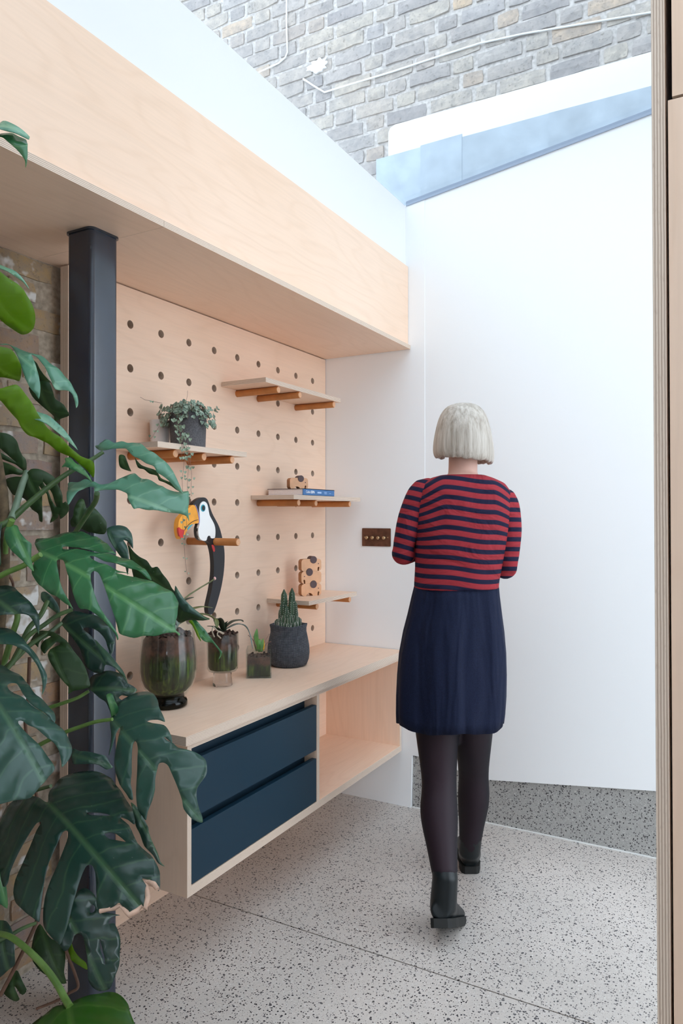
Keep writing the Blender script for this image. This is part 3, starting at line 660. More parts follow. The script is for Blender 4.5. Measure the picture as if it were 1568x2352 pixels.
# 2 goblet
GC = Vector((.125, .345, ZW))
go = thing('goblet_planter', GC, 'clear footed glass cup with an orchid growing in bark', 'glass planter')
glass_lathe('glass_bowl', [(.020,.052),(.052,.056),(.058,.066),(.0585,.12),(.059,.196)], .003, GC, GLASS, go)
MB().lathe([(.034,.0),(.0365,.003),(.036,.018),(.033,.036),(.034,.050),(.030,.054),(.010,.055),(.001,.055)], 36, c=GC).build('glass_foot', SOLIDGLASS, go)
bumpy('bark_fill', [(.030,.060),(.048,.062),(.053,.072),(.0535,.12),(.0545,.178),(.045,.184),(.03,.187),(.002,.19)], GC, MOSS_M, go, 36, .004, 5)
bark(go, GC+Vector((0,0,.190)), .047, 60, .010, 6)
for pts, w, m in (([(513,1452),(509,1436),(503,1424),(497,1421),(492,1428)], .014, ORCH), ([(515,1452),(520,1440),(535,1428),(552,1425),(559,1428)], .012, ORCH), ([(515,1450),(525,1442),(545,1434),(562,1438),(573,1456),(580,1490)], .010, GREYG), ([(512,1452),(500,1446),(490,1440),(476,1438)], .011, ORCH), ([(514,1455),(517,1435),(523,1427)], .010, ORCH)):
    q = spl([onx(u, v, .13+.012*i) for i, (u, v) in enumerate(pts)]); strap_leaf(q, lw(14, w), go, m)
for pts in ([(512,1456),(498,1448),(490,1440),(487,1450),(492,1463)], [(514,1455),(503,1450),(499,1458),(507,1466)]):
    MB().tube(spl([onx(u, v, .165) for u, v in pts], 10), .0025, 6).build('aerial_root', ROOT, go)
# 3 glass cube
QC = Vector((.150, .545, ZW)); qa = math.radians(33)
cb = thing('cube_planter', QC, 'small square glass vase with moss and a young plant with a yellow shoot', 'glass planter')
def qp(x, y, z): return Vector((QC.x+x*math.cos(qa)-y*math.sin(qa), QC.y+x*math.sin(qa)+y*math.cos(qa), QC.z+z))
def obox(mb, a, b):
    vs = [qp(x,y,z) for x in (a[0],b[0]) for y in (a[1],b[1]) for z in (a[2],b[2])]
    return mb.add(vs, [(0,1,3,2),(4,6,7,5),(0,4,5,1),(2,3,7,6),(0,2,6,4),(1,5,7,3)], 0)
H = .049; ZH = .112; T_ = .004
for nm, a, b_ in (('glass_side',(-H,-H,0),(H,-H+T_,ZH)), ('glass_side',(-H,H-T_,0),(H,H,ZH)), ('glass_side',(-H,-H+T_,0),(-H+T_,H-T_,ZH)), ('glass_side',(H-T_,-H+T_,0),(H,H-T_,ZH)), ('glass_base',(-H+T_,-H+T_,0),(H-T_,H-T_,.008))):
    obox(MB(), a, b_).build(nm, glass('cube_glass', (.90,.95,.88)) if nm == 'glass_base' else GLASS, cb)
obox(MB(), (-H+T_+.001,-H+T_+.001,.009), (H-T_-.001,H-T_-.001,.080)).build('moss_fill', MOSS_M, cb)
bark(cb, QC+Vector((0,0,.080)), .040, 40, .007, 8)
for pts, w, m in (([(590,1495),(588,1475),(588,1460),(590,1444)], .010, FRESH), ([(596,1497),(594,1480),(598,1468)], .009, FRESH), ([(600,1497),(602,1480),(604,1466)], .006, FRESH), ([(604,1494),(604,1482),(605,1469)], .006, simple('yellow_shoot', (.85,.45,.02), .5))):
    q = spl([onx(u, v, .15) for u, v in pts]); strap_leaf(q, lw(14, w, base=.5), cb, m, up=TOC)
for pts in ([(598,1495),(606,1478),(618,1456)], [(590,1495),(582,1472),(570,1459)], [(602,1496),(612,1478),(622,1474)], [(596,1495),(586,1480),(582,1462)]):
    MB().tube(spl([onx(u, v, .15) for u, v in pts], 8), [.0016]*5+[.0012]*4, 6).build('stem', STEMC, cb)
# 4 woven dark pot with cactus
DC = Vector((.137, .777, ZW))
DEN, nt, b = mat('dark_woven_fabric')
w1 = N(nt, 'ShaderNodeTexChecker'); tcx = N(nt, 'ShaderNodeTexCoord'); sx = N(nt, 'ShaderNodeSeparateXYZ'); L(nt, tcx.outputs['Object'], sx.inputs[0])
ang = math_n(nt, 'ARCTAN2', sx.outputs[1], sx.outputs[0]); cz_ = math_n(nt, 'MULTIPLY', sx.outputs[2], 300)
s1 = math_n(nt, 'SINE', math_n(nt, 'ADD', math_n(nt, 'MULTIPLY', ang, 60), math_n(nt, 'MULTIPLY', cz_, 3.1))); s2 = math_n(nt, 'SINE', math_n(nt, 'SUBTRACT', math_n(nt, 'MULTIPLY', ang, 60), math_n(nt, 'MULTIPLY', cz_, 3.1)))
wv = math_n(nt, 'MULTIPLY', s1, s2); nn_ = noise_n(nt, coords(nt), 60, 4, .7)
L(nt, mixc(nt, math_n(nt, 'MULTIPLY', ramp(nt, wv, [(.25,(0,0,0)), (.75,(1,1,1))]), ramp(nt, nn_, [(.3,(.1,.1,.1)), (.65,(1,1,1))])), (.030,.036,.048), (.32,.35,.40)), b.inputs['Base Color']); b.inputs['Roughness'].default_value = .9; bump(nt, b, wv, .5, .002)
nt.nodes.remove(w1)
dp = thing('cactus_pot', DC, 'charcoal woven fabric pot holding a clustered cactus', 'potted cactus')
prof = [(.0,.0),(.068,.0),(.078,.006),(.0865,.028),(.0895,.055),(.088,.085),(.082,.118),(.0765,.142),(.0765,.158),(.080,.172),(.079,.176),(.075,.172),(.072,.150),(.070,.140)]
n = 48; rings = [[(r_*math.cos(2*math.pi*k/n)*(1+.006*math.sin(5*2*math.pi*k/n)), r_*math.sin(2*math.pi*k/n), z+(.004*math.sin(3*2*math.pi*k/n+1) if z > .13 else 0)) for k in range(n)] for r_, z in [(max(a,.001), z) for a, z in prof]]
po = MB().loft(rings).build('pot', DEN); po.location = (0,0,0); po.parent = dp
MB().lathe([(.070,.132),(.069,.142),(.001,.145)], 24, c=DC).build('soil', SOIL, dp)
CACT = leafm('cactus_green', (.020,.050,.024), (.05,.10,.05)); SPINE = simple('cactus_spines', (.62,.62,.55), .7)
rr_ = random.Random(12)
def cactus(c, h, rad, lean, seed):
    mb = MB(); ribs = 6; n = ribs*4; NS = 9; rings = []; sp = []
    r0 = random.Random(seed).uniform(0, 6)
    for i in range(NS+1):
        t = i/NS; rd = rad*(.82+.25*math.sin(t*2.2))*(1 if t < .78 else math.sqrt(max(.02, 1-((t-.78)/.22)**2)))
        cc = c + Vector((lean[0]*t*t, lean[1]*t*t, h*t)); ring = []
        for k in range(n):
            a = r0+2*math.pi*k/n; q = rd*(1+.20*math.cos(ribs*a-ribs*r0)); ring.append(cc+Vector((q*math.cos(a), q*math.sin(a), 0)))
            if k % 4 == 0 and t < .99: sp.append((ring[-1], Vector((math.cos(a), math.sin(a), .2))))
        rings.append(ring)
    mb.loft(rings, 0, True)
    for i in range(len(sp)):
        for hf in (0, .5):
            p, d = sp[i]
            if hf:
                if i+ribs >= len(sp): continue
                p = p.lerp(sp[i+ribs][0], .5)
            s_ = .0019; q = p+d*.0006
            vs = [q+Vector((s_,0,0)), q+Vector((-s_,0,0)), q+Vector((0,s_,0)), q+Vector((0,-s_,0)), q+Vector((0,0,s_)), q+Vector((0,0,-s_)), ]
            mb.add(vs, [(0,2,4),(2,1,4),(1,3,4),(3,0,4),(2,0,5),(1,2,5),(3,1,5),(0,3,5)], 1)
    return mb.build('cactus_stem', [CACT, SPINE], dp)
cz = DC+Vector((0,0,.125))
for (sx_, dp_, hpx, rad) in ((-8,.0,202,.0150),(18,.01,198,.0150),(-14,.02,150,.013),(-2,.025,160,.014),(8,.028,118,.013),(24,.02,146,.013),(-20,.015,118,.012),(16,.03,130,.012),(30,.01,118,.012),(-12,.035,92,.012),(2,.04,96,.012),(12,.042,84,.011),(24,.035,94,.012),(-26,.02,78,.012),(34,.02,80,.012),(-6,.045,60,.011),(18,.048,56,.011),(-18,.04,62,.011),(30,.04,60,.011),(8,.052,48,.010),(-30,.0,70,.012),(38,.0,64,.012)):
    c = cz + SIDE*(-(-sx_+3)*-.00125*1.0) + TOC*(dp_+.004)
    cactus(c, hpx*.00094+.012, rad*.80, (rr_.uniform(-.006,.006), rr_.uniform(-.006,.006)), rr_.randint(0, 999))
#@@PART3
# ================================================================== THE WOMAN (walking away from us)
DB = 2.58                                                     # distance of her trunk
BR = RT.copy(); BF = FH.copy()                                # her right hand side and her front
def px(d): return d/FPX
def bake(name, mb, mats, parent, voxel, smooth=6, fac=.5, dec=None):
    o = mb.build(name, mats, None)
    md = o.modifiers.new('r', 'REMESH'); md.mode = 'VOXEL'; md.voxel_size = voxel; md.use_smooth_shade = True
    md = o.modifiers.new('s', 'SMOOTH'); md.iterations = smooth; md.factor = fac
    if dec: md = o.modifiers.new('d', 'DECIMATE'); md.ratio = dec
    dg = bpy.context.evaluated_depsgraph_get(); me = bpy.data.meshes.new_from_object(o.evaluated_get(dg)); bpy.data.objects.remove(o)
    me.materials.clear()
    for p in me.polygons: p.use_smooth = True; p.material_index = 0
    return link(name, me, mats, parent)
def ering(c, a, b_, n=28, ax=None, ay=None, sup=1.0):
    ax = ax or BR; ay = ay or BF; out = []
    for k in range(n):
        t = 2*math.pi*k/n; cx_, sy_ = math.cos(t), math.sin(t)
        if sup != 1.0: cx_ = math.copysign(abs(cx_)**sup, cx_); sy_ = math.copysign(abs(sy_)**sup, sy_)
        out.append(c + ax*(a*cx_) + ay*(b_*sy_))
    return out
def rows(tab, n=28, sup=1.0, grow=0.0):
    """tab rows: (v, u_left, u_right, half_depth_m, depth)"""
    rg = []
    for (v, ul, ur, hd, d) in tab:
        c = at((ul+ur)/2, v, d); a = (ur-ul)/2*px(d)+grow; rg.append(ering(c, a, hd+grow, n, sup=sup))
    return rg
def limb(mb, pts, radii, n=14):
    p = spl(pts, 4*(len(pts)-1)); rr = [x.x for x in spl([Vector((r_,0,0)) for r_ in radii], 4*(len(pts)-1))]
    mb.tube(p, rr, n); return p
foot = Vector((.95,.66,0))
wm = thing('person', foot, 'blonde woman walking away in a red and navy striped top and navy skirt', 'person')
SKIN = simple('skin', (.66,.40,.32), .5, nz=.06, nscale=20)
TIGHT, nt, b = mat('dark_sheer_tights'); lw_ = N(nt, 'ShaderNodeLayerWeight'); lw_.inputs[0].default_value = .35
L(nt, ramp(nt, lw_.outputs['Facing'], [(0,(.024,.012,.018)), (.5,(.007,.005,.009)), (1,(.002,.002,.004))]), b.inputs['Base Color']); b.inputs['Roughness'].default_value = .6; b.inputs['Specular IOR Level'].default_value = .25
BOOT = simple('black_leather', (.005,.008,.0095), .4, spec=.35); SOLE = simple('dark_rubber_sole', (.016,.016,.015), .7, spec=.3)
# joints
hipL, hipR = at(1003,1580,DB), at(1082,1580,DB)
kneeL, kneeR = at(1008,1795,2.545), at(1087,1772,2.70)
ankL, ankR = at(1022,2015,2.365), at(1078,1952,2.775)
heelL = at(1014,2122,2.31); toeL = at(1040,2116,2.47); heelR = onz(1080,2004,0.0)
legL = ([hipL, at(1004,1690,2.575), kneeL, at(1008,1868,2.50), at(1015,1945,2.43), ankL], [.095,.073,.058,.062,.049,.038])
legR = ([hipR, at(1086,1690,2.63), kneeR, at(1087,1835,2.735), at(1082,1900,2.76), ankR], [.090,.066,.053,.056,.044,.036])
shL, shR = at(962,1130,DB), at(1166,1152,DB); elL, elR = at(921,1272,DB-.01), at(1166,1305,DB-.01)
wrL = at(985,1262,DB+.20); wrR = at(1098,1285,DB+.21)
body = MB()
body.loft(rows([(1088,1035,1090,.05,DB),(1110,985,1138,.075,DB),(1150,955,1168,.095,DB),(1230,962,1155,.095,DB),(1340,965,1132,.085,DB),(1450,945,1145,.10,DB),(1560,940,1142,.105,DB),(1620,960,1120,.08,DB)]))
body.loft(rows([(1110,1028,1096,.048,DB),(1085,1029,1096,.047,DB+.005),(1055,1030,1096,.047,DB+.012),(1030,1030,1098,.05,DB+.02)], 20))
hc = at(1064, 1000, DB+.018); hk = px(DB)
body.loft([ering(hc+Vector((0,0,.105*math.sin(t)))+BF*(.018*max(0,-math.sin(t))), .071*math.cos(t)*(1-.12*max(0,-math.sin(t))), .088*math.cos(t), 24) for t in [math.radians(a) for a in (-86,-70,-50,-30,-10,10,30,50,70,86)]])
limb(body, *legL); limb(body, *legR)
for s_, sh, el, wr in ((-1, shL, elL, wrL), (1, shR, elR, wrR)):
    limb(body, [sh.lerp(at(1060,1150,DB),.2), sh.lerp(el,.5), el], [.034,.032,.029]); limb(body, [el, el.lerp(wr,.5), wr], [.029,.028,.022])
    # hand: palm, four curled fingers and a thumb
    f_ = (wr-el).normalized(); inn = (BR*(-s_)).normalized(); inn = (inn - f_*inn.dot(f_)).normalized(); up_ = f_.cross(inn)*(1 if s_ < 0 else -1)
    if up_.z < 0: up_ = -up_
    pc = wr+f_*.045
    body.loft([ering(wr+f_*t, a_, b_, 14, ax=up_, ay=inn) for t, a_, b_ in ((-.01,.024,.019),(.02,.033,.015),(.05,.040,.014),(.085,.040,.012),(.092,.036,.009))])
    for k, (off, ln) in enumerate(((.030,.070),(.010,.078),(-.010,.072),(-.030,.056))):
        b0 = wr+f_*.085+up_*off; p1 = b0+f_*(ln*.45)+inn*(.006); p2 = p1+f_*(ln*.22)+inn*(ln*.30); p3 = p2+f_*(-.02*ln)+inn*(ln*.28)
        body.tube([b0-f_*.02, b0, p1, p2, p3, p3+(p3-p2)*.2], [.0085,.0090,.0085,.0080,.0072,.0045], 8)
    b0 = wr+f_*.025+up_*.026; body.tube([b0, b0+up_*.022+f_*.018+inn*.012, b0+up_*.030+f_*.045+inn*.026, b0+up_*.028+f_*.064+inn*.036], [.012,.011,.010,.006], 8)
for kq, (ank, heel, toe) in enumerate(((ankL, heelL, toeL), (ankR, heelR+Vector((0,0,.045)), heelR+BF*.20+Vector((0,0,.035))))):
    body.tube([ank, heel.lerp(ank,.35)+(toe-heel)*.08, heel.lerp(toe,.5)+Vector((0,0,.015)), toe], [.030,.024,.018,.014], 12)
# nose, brow and lips
for p0, p1, r0, r1 in ((hc+BF*.086+Vector((0,0,.012)), hc+BF*.104+Vector((0,0,-.022)), .008, .012), (hc+BF*.084+BR*.018+Vector((0,0,-.052)), hc+BF*.084-BR*.018+Vector((0,0,-.052)), .008, .008)):
    body.tube([p0, p0.lerp(p1,.5), p1], [r0, (r0+r1)/2, r1], 8)
bd = bake('body', body, SKIN, wm, .0055, 4)
for s_ in (-1, 1):
    MB().lathe([(.001,-.010),(.009,-.005),(.0105,0),(.009,.005),(.001,.010)], 12, c=hc+BF*.074+BR*(.030*s_)+Vector((0,0,.010))).build('eye', simple('eye_white', (.75,.75,.75), .3), bd)
    MB().loft([ering(hc+BR*(s_*(.070+t)), .026-t, .015, 12, ax=Vector((0,0,1)), ay=BF) for t in (0,.008)]).build('ear', SKIN, bd)
# tights
tg = MB(); limb(tg, legL[0], [r_+.003 for r_ in legL[1]], 20); limb(tg, legR[0], [r_+.003 for r_ in legR[1]], 20)
tg.loft(rows([(1400,950,1142,.10,DB),(1560,935,1146,.11,DB),(1630,955,1128,.085,DB)]))
bake('tights', tg, TIGHT, wm, .007, 6)
# boots
def boot(ank, heel, toe, leg, name):
    mb = MB(); ax = (toe-heel).normalized(); side = BR; upv = side.cross(ax)
    if upv.dot(ank-heel) < 0: upv = -upv
    b0 = heel + ax*.035
    mb.tube([leg, leg.lerp(ank,.5), ank, b0+upv*.045], [.047,.043,.042,.044], 18)
    mb.loft([ering(heel+ax*t+upv*h_, a_, b_, 18, ax=side, ay=upv) for t, h_, a_, b_ in ((-.010,.040,.030,.030),(.02,.046,.040,.046),(.07,.044,.040,.044),(.12,.036,.043,.034),(.17,.028,.046,.026),(.215,.022,.040,.019),(.235,.018,.026,.013))])
    o = bake(name, mb, BOOT, wm, .006, 5)
    so = []
    for t, a_ in ((-.014,.022),(-.004,.034),(.03,.041),(.08,.039),(.13,.044),(.18,.047),(.22,.038),(.238,.020)): so.append((t, a_))
    pl = [(t, a_) for t, a_ in so] + [(t, -a_) for t, a_ in so[::-1]]
    MB().prism(pl, lambda p: heel+ax*p[0]+side*p[1]-upv*.012, lambda p: heel+ax*p[0]+side*p[1]+upv*.016).build('sole', SOLE, o)
    return o
boot(ankL, heelL, toeL, at(1014,1940,2.435), 'boot')
boot(ankR, heelR+Vector((0,0,.0125)), heelR+BF*.22+BR*.02+Vector((0,0,.0125)), at(1083,1890,2.757), 'boot')
# skirt
SKM, nt, b = mat('navy_wool'); n = noise_n(nt, coords(nt), 220, 3, .7); L(nt, ramp(nt, n, [(.3,(.0035,.006,.021)), (.7,(.007,.012,.038))]), b.inputs['Base Color']); b.inputs['Roughness'].default_value = .8; b.inputs['Specular IOR Level'].default_value = .2; bump(nt, b, noise_n(nt, coords(nt, (13,13,2.2)), 1, 2, .5, .4), .9, .035)
sk = [(1338,953,1144,.094,DB),(1370,945,1147,.100,DB),(1410,936,1152,.110,DB),(1450,926,1157,.120,DB),(1500,917,1161,.128,DB),(1550,913,1162,.132,DB),(1600,911,1161,.135,DB),(1640,911,1158,.137,DB),(1662,912,1155,.138,DB)]
n = 72; rg = []
for i, (v, ul, ur, hd, d) in enumerate(sk):
    c = at((ul+ur)/2, v, d); a = (ur-ul)/2*px(d); t = i/(len(sk)-1); ring = []
    for k in range(n):
        th = 2*math.pi*k/n; rip = 1 + (.012+.075*t)*math.sin(7*th+.6+1.2*math.sin(2*th))*max(0,1-.35*abs(math.cos(th))) + .030*t*math.sin(15*th+.8)
        ring.append(c + BR*(a*math.cos(th)*(1+(rip-1)*.35)) + BF*(hd*math.sin(th)*rip) + Vector((0,0,-.006*math.sin(5*th)*t)))
    rg.append(ring)
so_ = MB().loft(rg, 0, True, False).build('skirt', SKM, wm); md = so_.modifiers.new('s', 'SOLIDIFY'); md.thickness = .003
# striped top
STR, nt, b = mat('red_navy_stripes'); at_ = N(nt, 'ShaderNodeAttribute', attribute_name='stripe')
fr_ = math_n(nt, 'FRACT', at_.outputs['Fac']); kn = noise_n(nt, coords(nt), 260, 3, .7)
c = ramp(nt, fr_, [(0,(.007,.010,.035)), (.40,(.008,.011,.037)), (.46,(.34,.030,.040)), (.94,(.36,.032,.042)), (1,(.007,.010,.035))])
L(nt, mixc(nt, math_n(nt, 'MULTIPLY', kn, .35), c, (.02,.008,.016)), b.inputs['Base Color']); b.inputs['Roughness'].default_value = .85; b.inputs['Specular IOR Level'].default_value = .2; bump(nt, b, noise_n(nt, coords(nt, (7,7,13)), 1, 3, .5, .8), .8, .028)
def stripe(o, fn):
    me = o.data; a_ = me.attributes.new('stripe', 'FLOAT', 'POINT')
    for i, v_ in enumerate(me.vertices): a_.data[i].value = fn(v_.co)
Zb = at(1050,1345,DB).z; Cb = at(1060,1200,DB); PER = .0343
def sq(x): return x*x/(x+.03) if x > 0 else 0.0
def torso_s(co):
    lat = (co-Cb).dot(BR); z = co.z-Zb
    f = max(0.0, min(1.0, (z-.12)/.2))
    z += .09*(lat+.02) + f*(.75*sq(-lat-.070) + .75*sq(lat-.095)) + .003*math.sin(lat*30)
    return z/PER + .30
tp = MB().loft(rows([(1091,1014,1110,.062,DB),(1098,988,1132,.078,DB),(1110,966,1158,.092,DB),(1130,954,1172,.104,DB),(1165,950,1174,.112,DB),(1205,950,1170,.114,DB),(1250,952,1163,.112,DB),(1300,953,1152,.106,DB),(1335,951,1145,.102,DB),(1352,950,1144,.103,DB)], 40, .92))
to = bake('striped_top', tp, STR, wm, .0075, 5); stripe(to, torso_s)
for s_, sh, el, wr, nm in ((-1, shL, elL, wrL, 'l'), (1, shR, elR, wrR, 'r')):
    ss = MB(); end = el.lerp(wr, .62)
    limb(ss, [sh.lerp(at(1060,1150,DB),.42)+Vector((0,0,-.004)), sh.lerp(at(1060,1150,DB),.12)+Vector((0,0,.002)), sh.lerp(el,.35), sh.lerp(el,.7), el+(el-sh)*.06], [.046,.052,.048,.043,.030], 18); limb(ss, [el-(end-el)*.06, el.lerp(end,.12), el.lerp(end,.5), end], [.034,.042,.038,.034], 18)
    o = bake('sleeve', ss, STR, to, .007, 6)
    d1 = (el-sh).normalized(); l1 = (el-sh).length; d2 = (end-el).normalized()
    def arm_s(co, sh=sh, d1=d1, l1=l1, el=el, d2=d2):
        t = (co-sh).dot(d1)
        if (co-el).dot(d2) > .02 and (co-el).dot(d1) > -.05: t = l1 + (co-el).dot(d2)
        return -t/PER + .1
    stripe(o, arm_s)
# hair
HAIR, nt, b = mat('ash_blonde_hair'); g_ = noise_n(nt, coords(nt, (90,90,5)), 1, 4, .65); g2 = noise_n(nt, coords(nt, (25,25,2)), 1, 3)
c = ramp(nt, g_, [(.25,(.24,.195,.15)), (.5,(.45,.40,.345)), (.75,(.60,.555,.50))]); c = mixc(nt, math_n(nt, 'MULTIPLY', ramp(nt, g2, [(.52,(0,0,0)), (.68,(1,1,1))]), .5), c, (.19,.14,.10))
L(nt, c, b.inputs['Base Color']); b.inputs['Roughness'].default_value = .45; bump(nt, b, g_, .5, .004)
ht = [(926,1050,1078,.020),(930,1033,1094,.045),(938,1021,1105,.066),(952,1011,1115,.085),(972,1004,1122,.100),(995,999,1127,.108),(1018,995,1131,.110),(1038,994,1133,.108),(1050,996,1133,.103),(1060,1001,1131,.095)]
n = 90; rg = []; DH = DB+.012
rh = random.Random(4); jig = [rh.uniform(-1,1) for _ in range(n)]
for i, (v, ul, ur, hd) in enumerate(ht):
    c = at((ul+ur)/2, v, DH); a = (ur-ul)/2*px(DH); ring = []; t = i/(len(ht)-1)
    for k in range(n):
        th = 2*math.pi*k/n; q = 1+.012*t*math.sin(23*th)+.010*t*jig[k]; e = t*t*(.010*math.cos(th)*-1 + .004*jig[k])
        ring.append(c+BR*(a*math.cos(th)*q)+BF*(hd*math.sin(th)*q*(.92 if math.sin(th) > 0 else 1))+Vector((0,0,e)))
    rg.append(ring)
hm = MB(); fs = []
vs = [p for r_ in rg for p in r_]
for i in range(len(rg)-1):
    for k in range(n):
        th = 360*(k+.5)/n
        if i >= 3 and 52 < th < 128: continue          # the face stays open
        fs.append((i*n+k, i*n+(k+1)%n, (i+1)*n+(k+1)%n, (i+1)*n+k))
hm.add(vs, fs, 0, True); hm.add(rg[0], [tuple(range(n))], 0, True)
ho = hm.build('hair', HAIR, wm, weld=True); md = ho.modifiers.new('s', 'SOLIDIFY'); md.thickness = .014; md.offset = -1
md = ho.modifiers.new('u', 'SUBSURF'); md.levels = 1; md.render_levels = 1
#@@PART4
# ================================================================== THE CLIMBING MONSTERA
def monstera_mat(name, top, vein, under, trans, rough=.28):
    m, nt, b = mat(name); uv = N(nt, 'ShaderNodeUVMap'); sx = N(nt, 'ShaderNodeSeparateXYZ'); L(nt, uv.outputs[0], sx.inputs[0])
    t, s = sx.outputs[0], math_n(nt, 'ABSOLUTE', sx.outputs[1])
    wob = noise_n(nt, uv.outputs[0], 14, 2); n2 = noise_n(nt, coords(nt), 9, 4, .6)
    ph = math_n(nt, 'FRACT', math_n(nt, 'ADD', math_n(nt, 'MULTIPLY', math_n(nt, 'SUBTRACT', t, math_n(nt, 'MULTIPLY', s, .62)), 19.0), math_n(nt, 'MULTIPLY', wob, .6)))
    lat = ramp(nt, math_n(nt, 'ABSOLUTE', math_n(nt, 'SUBTRACT', ph, .5)), [(.0,(1,1,1)), (.035,(.7,.7,.7)), (.075,(0,0,0))])
    mid = ramp(nt, s, [(.0,(1,1,1)), (.0028,(1,1,1)), (.0055,(0,0,0))])
    v = math_n(nt, 'MAXIMUM', mid, math_n(nt, 'MULTIPLY', lat, .50))
    base = mixc(nt, n2, tuple(x*.78 for x in top), tuple(min(1,x*1.18) for x in top))
    col = mixc(nt, v, base, vein)
    g = N(nt, 'ShaderNodeNewGeometry'); sp_ = ramp(nt, noise_n(nt, coords(nt), 130, 2), [(.76,(0,0,0)), (.79,(1,1,1))])
    col = mixc(nt, math_n(nt, 'MULTIPLY', sp_, .35), col, (.42,.45,.38))
    L(nt, col, b.inputs['Base Color']); b.inputs['Roughness'].default_value = rough; b.inputs['Specular IOR Level'].default_value = .55
    wv = math_n(nt, 'SINE', math_n(nt, 'MULTIPLY', ph, 6.283))
    bump(nt, b, math_n(nt, 'ADD', math_n(nt, 'MULTIPLY', wv, .5), math_n(nt, 'MULTIPLY', mid, -1.0)), .28, .004)
    tr = N(nt, 'ShaderNodeBsdfTranslucent'); tr.inputs[0].default_value = (*under, 1); mx = N(nt, 'ShaderNodeMixShader'); mx.inputs[0].default_value = trans
    out = nt.nodes['Material Output']; L(nt, b.outputs[0], mx.inputs[1]); L(nt, tr.outputs[0], mx.inputs[2]); L(nt, mx.outputs[0], out.inputs[0])
    return m
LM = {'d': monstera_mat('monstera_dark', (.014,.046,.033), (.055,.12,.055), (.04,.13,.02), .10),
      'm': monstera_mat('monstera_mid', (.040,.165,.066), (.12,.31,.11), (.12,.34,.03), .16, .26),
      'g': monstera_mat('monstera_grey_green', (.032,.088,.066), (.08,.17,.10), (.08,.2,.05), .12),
      'l': monstera_mat('monstera_sky_sheen', (.12,.30,.20), (.22,.42,.27), (.2,.42,.08), .2, .26),  # paler green with the sky reflection on upper leaf sides put into the colour
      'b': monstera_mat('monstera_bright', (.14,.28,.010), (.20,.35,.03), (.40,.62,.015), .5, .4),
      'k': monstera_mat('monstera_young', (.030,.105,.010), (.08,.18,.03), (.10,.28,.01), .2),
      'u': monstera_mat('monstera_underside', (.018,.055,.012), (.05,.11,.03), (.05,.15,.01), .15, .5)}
BROWN = simple('dry_leaf_margin', (.60,.40,.30), .8, nz=.2, nscale=60)
PET = leafm('petiole_green', (.035,.075,.03), (.09,.16,.05)); PETB = leafm('petiole_bright', (.08,.17,.03), (.17,.30,.07)); DRY = simple('dry_brown_stem', (.14,.075,.05), .8, nz=.3, nscale=40)
CROP = {'A': (0,480,2.8), 'B': (0,980,3.2667), 'C': (0,1400,3.0154), 'D': (0,1800,3.0154), 'E': (280,1200,5.88), 'T': (0,240,13.067)}
def pl(k, s):
    ox, oy, sc = CROP[k]; return [(ox+float(a)/sc, oy+float(b_)/sc) for a, b_ in (q.split(',') for q in s.split())]
mon = thing('monstera', (-.02+.25, -.95, 0), 'large climbing monstera with split glossy leaves in front of the black column', 'houseplant')
def crm(p, n=3):
    out = []; m = len(p); P = [Vector(q) for q in p]
    for i in range(m):
        a, b_, c_, d = P[i-1], P[i], P[(i+1)%m], P[(i+2)%m]
        k = n if (c_-b_).length > 5 else 1
        for j in range(k):
            t = j/k; out.append(.5*((2*b_)+(c_-a)*t*.8+((2*a-5*b_+4*c_-d)*.8+(.2*(-6*b_+6*c_)*.5))*0*t + (2*a-5*b_+4*c_-d)*t*t*.8+(3*b_-a-3*c_+d)*t**3*.8 + .4*(c_-b_)*t))
    return out
def inside(pt, poly):
    x, y = pt; r_ = False; n = len(poly); j = n-1
    for i in range(n):
        xi, yi = poly[i]; xj, yj = poly[j]
        if (yi > y) != (yj > y) and x < (xj-xi)*(y-yi)/(yj-yi)+xi: r_ = not r_
        j = i
    return r_
NLEAF = [0]
